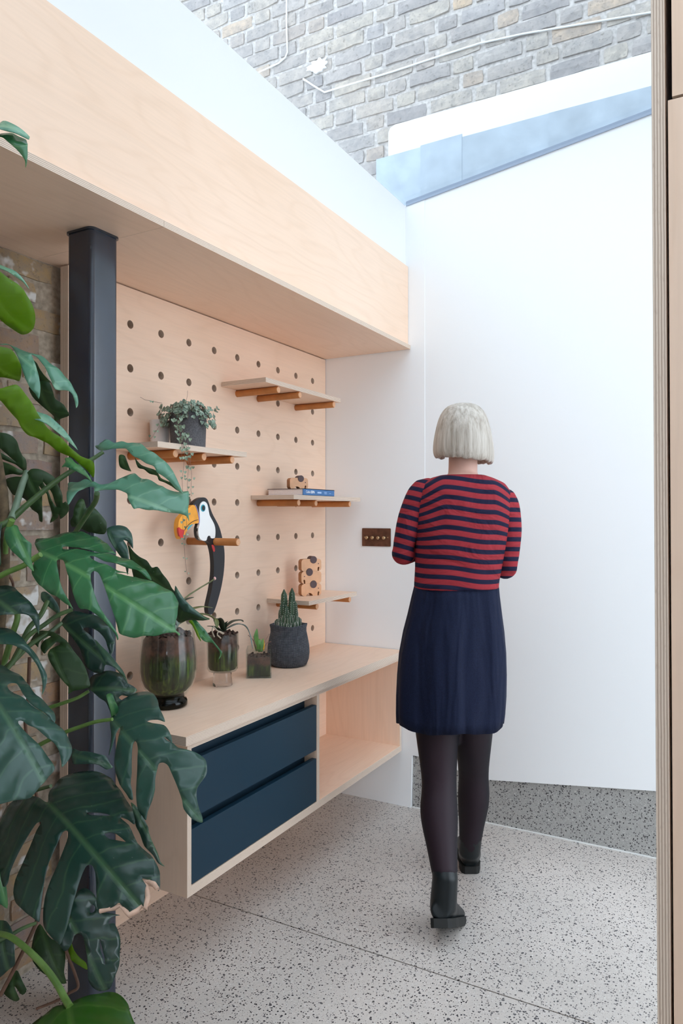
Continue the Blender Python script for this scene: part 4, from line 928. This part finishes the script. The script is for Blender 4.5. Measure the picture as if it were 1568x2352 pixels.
def leaf(kk, outline, base, tip, d, gu, gv, m, holes=(), cup=.5, bend=.03, wave=.0022, dry=None, step=15):
    """one leaf blade: outline measured in the photograph, standing in its own plane at distance d (m),
    which recedes by gu, gv metres per 100 px; then cupped, bent and rippled along its own normal"""
    NLEAF[0] += 1; rr = random.Random(NLEAF[0]*13)
    raw = pl(kk, outline)
    for i in range(len(raw)):                       # blades that run out of the picture are closed with a rounded end
        a_, b_ = raw[i], raw[(i+1) % len(raw)]
        if a_[0] < -14 and b_[0] < -14 and abs(a_[1]-b_[1]) > 12:
            h_ = b_[1]-a_[1]; k_ = abs(h_)
            raw[i+1:i+1] = [(a_[0]-.42*k_, a_[1]+.12*h_), (a_[0]-.62*k_, a_[1]+.5*h_), (a_[0]-.42*k_, a_[1]+.88*h_)]; break
    poly = crm(raw); hs = [crm(pl(kk, h)) for h in holes]
    bs, tp = pl(kk, base)[0], pl(kk, tip)[0]
    uc = sum(q[0] for q in poly)/len(poly); vc = sum(q[1] for q in poly)/len(poly)
    vs = []; ed = []
    for lp in [poly]+hs:
        o = len(vs); vs += [Vector(q) for q in lp]; ed += [(o+k, o+(k+1)%len(lp)) for k in range(len(lp))]
    x0, x1 = min(q[0] for q in poly), max(q[0] for q in poly); y0, y1 = min(q[1] for q in poly), max(q[1] for q in poly)
    allp = [Vector(q) for lp in [poly]+hs for q in lp]
    y = y0
    while y < y1:
        x = x0 + rr.uniform(0, step)
        while x < x1:
            q = Vector((x+rr.uniform(-3,3), y+rr.uniform(-3,3)))
            if inside(q, poly) and not any(inside(q, h) for h in hs) and min((q-w).length_squared for w in allp) > 16: vs.append(q)
            x += step
        y += step
    b2, t2 = Vector(bs), Vector(tp); ax2 = t2-b2
    for k in range(0, int(ax2.length/8)+1):
        q = b2+ax2*(k*8/ax2.length)
        if inside(q, poly) and not any(inside(q, h) for h in hs) and min((q-w).length_squared for w in allp) > 9: vs.append(q)
    v2, e2, f2, *_ = delaunay_2d_cdt(vs, ed, [], 0, 1e-4)
    fs = []
    for f in f2:
        c = sum((v2[i] for i in f), Vector((0,0)))/len(f)
        if inside(c, poly) and not any(inside(c, h) for h in hs): fs.append(tuple(f))
    def lift(q):
        w = 1/d - (gu*(q[0]-uc)+gv*(q[1]-vc))/100/d/d; return at(q[0], q[1], 1/max(w, .2))
    B3, T3 = lift(bs), lift(tp); P3 = [lift(q) for q in v2]
    ax = (T3-B3); Ln = ax.length; ax.normalize()
    nrm = (lift((uc+50,vc))-lift((uc,vc))).cross(lift((uc,vc+50))-lift((uc,vc))).normalized()
    if nrm.dot(CAM-B3) < 0: nrm = -nrm
    side = nrm.cross(ax); uvs = []; out = []
    ph = rr.uniform(0, 6)
    for p in P3:
        t = (p-B3).dot(ax); s_ = (p-B3).dot(side); w = abs(s_)
        dz = -cup*w*w/ (.10+w) + bend*(1-((t/Ln-.45)/.55)**2)*.5 + wave*math.sin((t-.6*w)*2*math.pi*19/1.0+ph*0)*min(1, w/.03) + .006*math.sin(t*9+ph)*math.sin(s_*14+ph)
        dz += .006*(1-min(1, w/.012))*-.5
        out.append(p+nrm*dz); uvs.append((t, s_))
    me = bpy.data.meshes.new('leaf'); me.from_pydata(out, [], fs); ul = me.uv_layers.new(name='UVMap')
    for lo in me.loops: ul.data[lo.index].uv = uvs[lo.vertex_index]
    for p in me.polygons: p.use_smooth = True
    me.update()
    # face the normals towards the upper side of the blade
    bm = bmesh.new(); bm.from_mesh(me); bmesh.ops.remove_doubles(bm, verts=bm.verts, dist=1e-6)
    for f in bm.faces:
        f.normal_update()
        if f.normal.dot(nrm) < 0: f.normal_flip()
    bm.to_mesh(me); bm.free()
    o = link('leaf', me, LM[m], mon); md = o.modifiers.new('s', 'SOLIDIFY'); md.thickness = .0011; md.offset = -1
    if dry:
        q = pl(kk, dry); mb = MB(); mb.tube([lift(p)+nrm*(.004-cup*.02) for p in q], [.0028+.0030*rr.random() for _ in q], 5); mb.build('dry_margin', BROWN, o)
    return o
def stem(kk, pts, d0, d1, r0, r1, m=None, name='petiole'):
    q = pl(kk, pts); n = len(q); p3 = [at(u, v, d0+(d1-d0)*i/(n-1)) for i, (u, v) in enumerate(q)]
    s_ = spl(p3, 5*(n-1)); k = len(s_)-1
    return MB().tube(s_, [r0+(r1-r0)*i/k for i in range(k+1)], 10).build(name, m or PET, mon)
# --- far / hidden leaves first
leaf('B','575,620 590,560 610,540 630,550 650,590 665,620 690,600 730,625 770,670 800,720 795,770 770,800 720,800 650,785 590,755 540,750 540,710 570,680','600,740','640,560',1.86,0,-.02,'u')
leaf('B','800,770 850,745 900,740 950,755 985,800 998,850 1000,920 985,900 960,870 930,860 955,900 967,950 972,1000 966,1060 955,1112 940,1050 920,1000 890,960 850,900 820,850','810,790','955,1110',1.83,.02,-.03,'g')
leaf('B','960,890 1010,930 1060,960 1120,985 1160,1035 1200,1030 1240,1070 1290,1140 1320,1190 1360,1240 1410,1305 1470,1365 1530,1425 1566,1450 1550,1458 1450,1452 1400,1452 1335,1475 1300,1400 1250,1300 1150,1200 1040,1150 1000,1020','1000,960','1566,1452',1.80,-.02,.04,'u',bend=.05)
leaf('B','1322,1195 1360,1240 1410,1305 1470,1365 1530,1425 1568,1450 1520,1438 1450,1405 1390,1385 1350,1320 1330,1260','1330,1210','1566,1450',1.765,-.03,-.03,'g')  # lit part of the leaf behind, done as a paler grey-green piece
leaf('E','905,1340 960,1330 1020,1350 1080,1420 1140,1480 1180,1540 1250,1630 1300,1690 1350,1755 1355,1770 1330,1820 1305,1855 1325,1800 1320,1750 1260,1680 1230,1650 1150,1640 1110,1620 1075,1580 1065,1610 1030,1560 1000,1490 960,1410','930,1345','1330,1810',1.80,.0,-.05,'m')
leaf('E','905,1345 955,1335 1000,1420 1040,1500 1068,1590 1062,1608 1030,1560 1000,1490 960,1410','925,1345','1062,1600',1.785,.0,-.05,'b')
leaf('B','315,1250 350,1245 400,1280 445,1330 460,1380 455,1440 430,1400 380,1360 330,1310','325,1255','455,1430',1.84,0,-.04,'g')
leaf('C','425,90 470,30 520,10 600,30 680,50 730,90 770,130 795,180 805,230 795,290 775,335 760,280 740,220 700,170 650,140 600,135 590,150 650,200 700,260 760,310 800,360 850,420 872,470 886,525 860,480 800,410 740,390 722,440 660,442 600,400 580,330 560,270 500,190 440,120','425,95','870,480',1.84,.0,-.05,'d')
leaf('C','660,210 720,270 780,330 840,410 870,470 800,410 745,385 700,300','660,215','860,460',1.80,.0,-.05,'g',cup=.2)
leaf('C','215,235 250,170 300,150 380,170 420,195 470,230 500,265 530,310 570,360 600,420 612,480 610,520 560,545 500,560 465,578 475,540 440,500 400,440 370,390 355,340 370,300 400,285 430,270 435,255 410,248 380,275 350,310 330,330 305,300 305,270 330,230 370,205 330,200 290,250 285,285 260,260','330,165','480,560',1.78,.0,-.06,'u',bend=.05)
leaf('C','500,965 560,985 620,990 665,1000 700,1010 740,1020 765,1070 780,1090 740,1110 690,1080 640,1075 570,1075 510,1070','505,1010','778,1088',1.85,.0,-.05,'g',cup=.1)
leaf('C','610,545 615,490 640,455 700,438 770,432 830,445 870,480 880,510 920,530 945,555 900,600 850,600 830,620 850,640 812,690 800,730 780,752 760,700 740,650 700,625 650,580','612,560','930,560',1.80,.0,-.06,'d')
leaf('C','735,590 775,580 790,620 815,670 812,705 785,748 770,740 760,690 745,640','750,590','785,745',1.74,.04,.0,'m',cup=.1)
leaf('D','905,130 950,170 980,210 1000,260 1025,310 1030,340 1050,400 1090,480 1110,540 1142,572 1095,552 1060,500 1000,440 970,360 940,300 930,230','910,140','1140,570',1.82,.02,-.06,'d')
leaf('D','280,970 340,1040 390,1080 440,1050 460,1120 465,1200 450,1300 455,1380 420,1385 350,1340 290,1290 240,1230 232,1130 245,1040','300,1000','440,1380',1.80,.0,-.04,'u')
leaf('D','470,930 480,880 500,800 540,740 590,712 640,740 670,790 680,870 740,890 800,900 835,906 800,912 765,930 750,970 792,966 820,1020 835,1090 830,1170 825,1260 790,1350 760,1420 690,1437 640,1410 610,1360 605,1280 600,1200 585,1120 570,1060 540,1040 510,1060 500,1100 470,1150 440,1160 400,1090 440,1000','470,920','730,1430',1.77,.03,-.05,'d',holes=['640,835 660,850 655,880 630,895 620,870','685,1080 700,1120 720,1200 725,1260 705,1200 690,1140'])
leaf('D','490,1100 520,1150 560,1200 600,1240 600,1290 560,1260 510,1220 482,1180','490,1120','598,1285',1.80,0,-.04,'b')
leaf('D','-60,930 0,945 50,950 90,990 115,1050 120,1150 110,1250 60,1290 0,1340 -60,1360','20,960','60,1290',1.72,.0,-.04,'d')
leaf('D','60,1370 120,1290 160,1330 200,1420 165,1460 135,1410 120,1400 140,1490 100,1505 40,1440','110,1300','110,1500',1.76,0,-.04,'u')
leaf('D','-60,450 0,540 20,580 45,680 55,780 50,865 0,830 -60,800','-40,480','50,860',1.62,.02,-.04,'m')
leaf('B','-60,570 0,580 30,600 42,640 35,680 0,685 -60,690','-50,600','40,640',1.70,0,-.04,'d')
leaf('B','-60,680 0,700 30,730 25,860 10,1030 -20,1040 -60,1000','0,700','5,1035',1.66,.0,-.04,'d')
leaf('B','-60,40 0,60 50,62 95,75 125,105 140,155 160,195 185,225 195,260 195,310 190,335 150,350 90,335 30,350 0,380 -60,420','200,335','-60,230',1.74,.05,.05,'u',holes=['-20,225 60,248 110,265 150,300 170,320 130,300 60,262 -20,245','-20,150 40,190 90,230 120,250 60,215 -20,175'],cup=.3)
leaf('B','200,345 235,312 290,310 350,330 415,368 450,430 475,500 477,555 500,545 522,590 510,640 455,692 450,660 440,640 435,680 375,725 395,660 390,610 375,540 360,480 330,470 325,520 325,600 322,700 318,712 296,700 290,640 250,600 200,530 140,500 100,495 60,450 35,410 60,385 120,370 170,365','205,345','400,690',1.78,.02,.05,'u',holes=['330,390 360,420 400,480 420,540 430,590 400,530 370,460','300,420 325,450 318,462'],cup=.3)
# --- nearer leaves
leaf('A','-60,380 0,400 60,432 115,458 160,490 195,540 218,590 232,640 230,700 218,750 200,785 170,800 140,798 100,760 70,720 30,680 0,660 -60,640','-60,480','205,780',1.60,.02,.07,'b',bend=.06)
leaf('A','-60,360 0,395 60,428 115,452 160,484 190,520 150,492 100,468 40,440 0,425 -60,400','-60,370','190,518',1.585,.02,-.10,'l',cup=.0)  # pale strip that paints the gloss along the top edge of the leaf
leaf('A','190,1150 210,1130 260,1105 320,1110 355,1165 370,1210 420,1250 450,1320 400,1345 345,1370 350,1330 300,1270 240,1215','250,1110','360,1360',1.70,.0,.05,'u',cup=.3)
leaf('A','205,962 250,975 290,1035 330,1110 320,1112 262,1105 240,1055 225,1010','210,965','325,1110',1.69,.0,.06,'u',cup=.0)
leaf('A','0,880 40,878 90,905 150,930 200,945 270,965 320,1000 380,1045 430,1095 470,1150 495,1195 503,1230 500,1250 488,1262 480,1230 465,1195 440,1175 400,1172 355,1168 330,1120 290,1040 250,985 205,962 225,1010 240,1055 255,1110 260,1160 248,1210 225,1180 190,1150 165,1105 145,1050 120,980 95,930 60,890','20,880','488,1255',1.64,.03,-.09,'l',cup=.7)
leaf('A','-60,880 0,885 70,895 115,940 138,1000 135,1060 125,1110 90,1085 40,1065 0,1060 -60,1070','-60,960','130,1090',1.62,.03,.07,'b')
leaf('A','-60,1100 0,1130 60,1120 110,1115 150,1140 200,1200 240,1250 265,1290 300,1340 330,1370 390,1420 440,1470 480,1520 520,1560 570,1590 600,1620 608,1650 608,1700 600,1740 585,1720 560,1670 520,1620 480,1570 430,1540 380,1510 350,1480 320,1455 290,1440 240,1415 200,1400 170,1375 145,1340 130,1310 95,1275 60,1240 30,1210 0,1190 -60,1190','-60,1140','600,1735',1.60,.02,.06,'b',bend=.08,cup=.8)
leaf('A','30,1190 90,1230 140,1280 200,1320 260,1345 330,1375 400,1430 450,1480 500,1545 460,1520 420,1490 360,1450 300,1410 230,1390 170,1365 130,1305 80,1250','40,1200','495,1540',1.575,.02,-.08,'l',cup=.0)
leaf('B','705,130 745,135 740,110 760,75 775,62 800,85 830,110 870,135 930,140 975,155 1020,150 1070,165 1110,195 1150,230 1200,255 1245,290 1290,330 1320,375 1345,430 1365,480 1370,500 1330,480 1290,440 1240,405 1200,385 1185,350 1130,330 1080,300 1045,285 1010,255 975,215 930,200 880,200 830,200 770,190 740,175 715,150','770,190','1368,500',1.72,-.03,-.10,'l',cup=.5,bend=.05)
leaf('B','900,205 945,205 975,250 985,300 985,335 960,315 920,280 905,240','920,205','983,330',1.75,.0,.05,'u',cup=.1)
leaf('B','985,165 1010,200 1045,285 1090,300 1130,330 1185,350 1200,385 1240,405 1290,440 1330,480 1368,500 1330,420 1270,400 1215,370 1180,310 1120,290 1070,270 1020,220','1000,180','1366,498',1.735,.0,.06,'u',cup=.0)
leaf('B','490,245 540,255 580,300 640,340 680,390 692,420 650,390 580,360 510,330 480,330 505,290','500,250','690,418',1.69,.0,-.06,'m',cup=.2)
leaf('B','475,335 530,340 600,355 660,375 710,420 755,445 800,455 830,460 880,435 930,395 975,365 1010,368 1050,400 1110,430 1170,450 1230,485 1260,500 1340,505 1400,500 1420,505 1418,560 1412,620 1413,692 1395,665 1330,655 1230,655 1130,655 1060,650 1020,660 1000,630 975,580 968,545 940,530 890,510 830,505 770,500 715,505 712,470 690,455 640,455 590,470 545,510 515,560 500,567 490,500 485,430 478,380','725,490','1415,690',1.66,-.01,-.11,'l',cup=.25,bend=.04,wave=.003)
leaf('B','85,700 110,750 150,770 170,820 220,880 255,905 250,950 245,1010 252,1080 240,1080 180,1020 110,960 70,900 55,840 60,780','100,730','250,1078',1.64,.0,-.06,'m',cup=.3)
leaf('B','290,940 265,880 265,840 300,830 370,825 430,790 490,765 550,758 620,775 700,810 770,850 830,910 870,965 882,978 830,977 760,967 690,958 640,956 600,940 550,932 510,932 488,942 500,955 560,962 700,970 800,980 900,993 980,1012 1050,1047 1100,1087 1130,1130 1140,1165 1090,1130 1030,1092 960,1077 880,1062 800,1042 740,1022 705,1022 710,1038 740,1052 820,1082 900,1112 960,1130 1030,1150 1100,1160 1180,1185 1250,1210 1300,1245 1330,1300 1335,1330 1325,1400 1315,1460 1310,1510 1342,1538 1335,1552 1310,1530 1250,1545 1180,1560 1080,1575 1000,1580 930,1575 900,1560 890,1530 870,1440 840,1340 810,1250 780,1170 760,1145 735,1140 712,1160 710,1200 730,1280 760,1370 800,1440 850,1500 880,1555 888,1590 880,1602 865,1560 800,1490 730,1430 650,1395 610,1385 585,1330 560,1240 540,1160 520,1090 505,1055 480,1045 455,1050 460,1100 470,1170 490,1250 520,1310 555,1375 566,1397 520,1360 450,1310 370,1260 300,1200 260,1140 255,1110 275,1050 290,990 305,965','305,960','1335,1540',1.60,-.02,-.10,'m',holes=['885,1140 930,1133 1000,1140 1030,1150 960,1155'],cup=.45,bend=.05,wave=.0028)
leaf('B','-60,1180 0,1200 60,1195 110,1210 150,1260 200,1300 250,1350 285,1400 300,1440 300,1490 285,1552 265,1490 230,1440 170,1430 100,1440 0,1450 -60,1450','-60,1290','285,1550',1.62,.0,-.08,'d')
leaf('C','-60,120 0,135 60,140 120,175 170,215 205,265 240,300 270,340 300,400 325,450 328,490 310,540 285,582 295,520 290,470 265,400 230,350 190,310 150,290 100,270 0,260 -60,250','-60,180','290,575',1.60,.0,-.07,'g')
leaf('C','-60,280 0,305 60,350 110,380 170,450 220,540 270,600 320,650 370,710 385,760 375,790 330,750 270,700 210,660 170,600 140,540 110,490 75,492 52,520 60,550 100,582 160,622 220,672 300,732 370,782 430,832 470,882 495,940 498,985 470,1040 430,1092 425,1050 410,990 370,930 310,890 250,850 200,830 160,797 132,797 130,820 170,870 230,920 290,980 350,1050 380,1105 340,1150 290,1200 240,1250 205,1275 120,1290 0,1300 -60,1300','-60,600','300,1180',1.52,.02,-.09,'g',cup=.4)
leaf('C','790,730 820,755 815,700 840,630 890,585 950,555 1010,550 1055,575 1085,620 1110,690 1150,770 1155,795 1110,780 1060,785 1040,798 1080,812 1150,818 1180,850 1205,900 1208,942 1165,908 1160,915 1180,932 1215,945 1250,975 1310,985 1370,1000 1415,1030 1432,1070 1430,1130 1400,1190 1375,1240 1365,1300 1380,1380 1395,1430 1395,1465 1370,1467 1330,1450 1280,1390 1270,1330 1250,1260 1220,1180 1190,1110 1160,1088 1130,1095 1115,1130 1100,1200 1095,1270 1070,1340 1030,1410 1012,1462 985,1430 960,1390 960,1300 970,1200 980,1100 985,1010 980,960 965,943 950,965 945,1040 935,1150 920,1220 930,1290 930,1327 905,1320 880,1280 840,1220 815,1150 810,1080 830,990 845,920 855,860 850,838 830,870 810,930 790,980 765,1022 780,950 790,880 780,820 775,770','775,762','1390,1460',1.66,-.02,-.07,'g',cup=.45,bend=.05)
leaf('D','320,140 345,145 345,94 360,34 400,-46 450,-106 510,-136 570,-146 640,-136 700,-116 750,-76 790,-16 830,34 870,104 910,164 930,224 935,288 890,255 840,248 900,300 960,425 1040,490 1080,550 1100,610 1100,680 1085,725 1060,685 1030,665 985,660 1015,710 1020,770 1010,840 1000,862 975,835 950,870 890,905 870,880 830,830 790,850 740,865 680,875 675,760 675,640 655,598 620,600 590,640 560,700 530,770 500,840 470,920 440,990 410,1040 385,1077 340,1040 290,980 275,930 285,850 310,770 350,690 400,610 450,520 490,440 502,390 490,368 460,380 430,430 390,500 350,560 320,640 300,720 280,800 260,880 245,927 190,890 120,830 75,780 65,720 90,640 150,550 220,440 270,350 305,300 270,298 220,340 150,420 90,500 40,580 20,640 -20,660 -60,500 -60,200 0,95 100,75 200,75 270,100','345,150','970,850',1.55,-.02,-.09,'d',holes=['620,230 700,222 770,235 760,250 640,246','745,385 780,370 820,375 860,400 882,422 830,415 770,410'],cup=.45,bend=.05,dry='685,872 740,862 790,848 830,832 870,880 890,902 950,868 975,838 1000,858 1018,780 1012,710 988,664 1030,668 1060,688 1085,722')
leaf('D','470,1550 490,1540 560,1490 630,1460 690,1445 740,1422 790,1420 840,1445 875,1490 890,1550 920,1620 945,1680 900,1800 700,1900 500,1900 200,1800 140,1665 190,1610 260,1570 340,1545 420,1540','485,1545','540,1890',1.48,-.02,-.10,'k',cup=.5)
leaf('T','-200,600 0,655 250,745 500,820 700,880 885,940 860,1000 700,1030 400,1020 100,1010 0,1030 -200,1000','-200,800','880,950',1.47,.0,-.12,'l',cup=.0)
leaf('T','-200,950 0,1000 200,1020 400,1090 600,1190 820,1260 860,1350 880,1450 860,1650 820,1800 760,1890 770,1780 700,1680 560,1560 350,1390 150,1200 0,1110 -200,1080','-200,1000','765,1880',1.47,.02,-.08,'m',cup=.2)
# --- stems
stem('T','-150,960 -330,1010 -560,1300 -800,1900 -915,2483',1.465,1.50,.004,.006,PETB)
stem('B','775,190 690,245 590,300 470,375 330,480 200,590 90,690 0,745 -80,790',1.73,1.66,.0045,.0085)
stem('B','728,500 718,555 672,630 600,740 560,800',1.69,1.80,.0065,.006)
stem('B','205,338 168,430 132,550 112,620 85,690',1.75,1.67,.0075,.0085,leafm('petiole_pale', (.10,.16,.10),(.18,.25,.17)))
stem('B','90,700 60,780 45,860 40,950',1.65,1.68,.007,.006,PETB)
stem('B','305,960 255,990 180,1040 60,1090 0,1120 -80,1150',1.61,1.64,.006,.0065,PETB)
stem('C','425,95 330,170 215,240 90,360 0,440',1.84,1.70,.0055,.0065)
stem('C','500,0 400,40 300,110 190,190 110,330 40,420',1.80,1.70,.005,.006)
stem('C','330,-60 280,40 200,130 140,260 80,380',1.82,1.74,.006,.007)
stem('C','110,-20 120,60 90,160 40,330 0,420',1.80,1.76,.007,.008,PETB)
stem('C','615,565 540,610 460,640 370,670 280,700 180,760',1.81,1.78,.004,.005,PETB)
stem('C','778,760 660,778 560,810 440,855 270,940 150,1020',1.68,1.76,.004,.0055,PETB)
stem('C','352,1222 250,1252 150,1290',1.62,1.70,.004,.005)
stem('D','-60,1030 0,1040 70,1060 180,1140 300,1260 390,1380 450,1490 485,1548',1.64,1.49,.0060,.0075,PETB)
stem('D','-60,1110 70,1050 160,1000 250,965',1.70,1.76,.005,.004)
stem('D','300,720 270,880 240,990 150,1180 70,1340 0,1470',1.80,1.72,.004,.005,DRY,'aerial_root')
stem('D','405,1060 440,1110 470,1190 520,1320 540,1410 480,1450 400,1500 250,1560',1.80,1.76,.004,.003,DRY,'aerial_root')
stem('C','205,330 200,450 192,640 180,850 290,1500 300,1640',1.86,1.84,.0045,.004,DRY,'aerial_root')
stem('B','0,1085 60,1110 95,1170 100,1250',1.80,1.84,.004,.003,DRY,'aerial_root')
mr = [Vector((.14,-.95,.22)), at(-250,2250,1.62), at(-90,1900,1.72), at(-20,1600,1.72), at(10,1200,1.68), at(-40,900,1.66), at(-60,600,1.62), at(-70,430,1.50)]
mr[0].z = .22
MB().tube(spl(mr, 30), .013, 12).build('main_stem', simple('fibrous_brown_stem', (.11,.075,.04), .85, nz=.4, nscale=60), mon)
pc_ = Vector((mr[0].x, mr[0].y, 0))
MB().lathe([(.11,0),(.15,.26),(.155,.27),(.14,.27),(.135,.23),(.001,.22)], 36, c=pc_).build('pot', simple('terracotta', (.42,.18,.10), .8), mon)
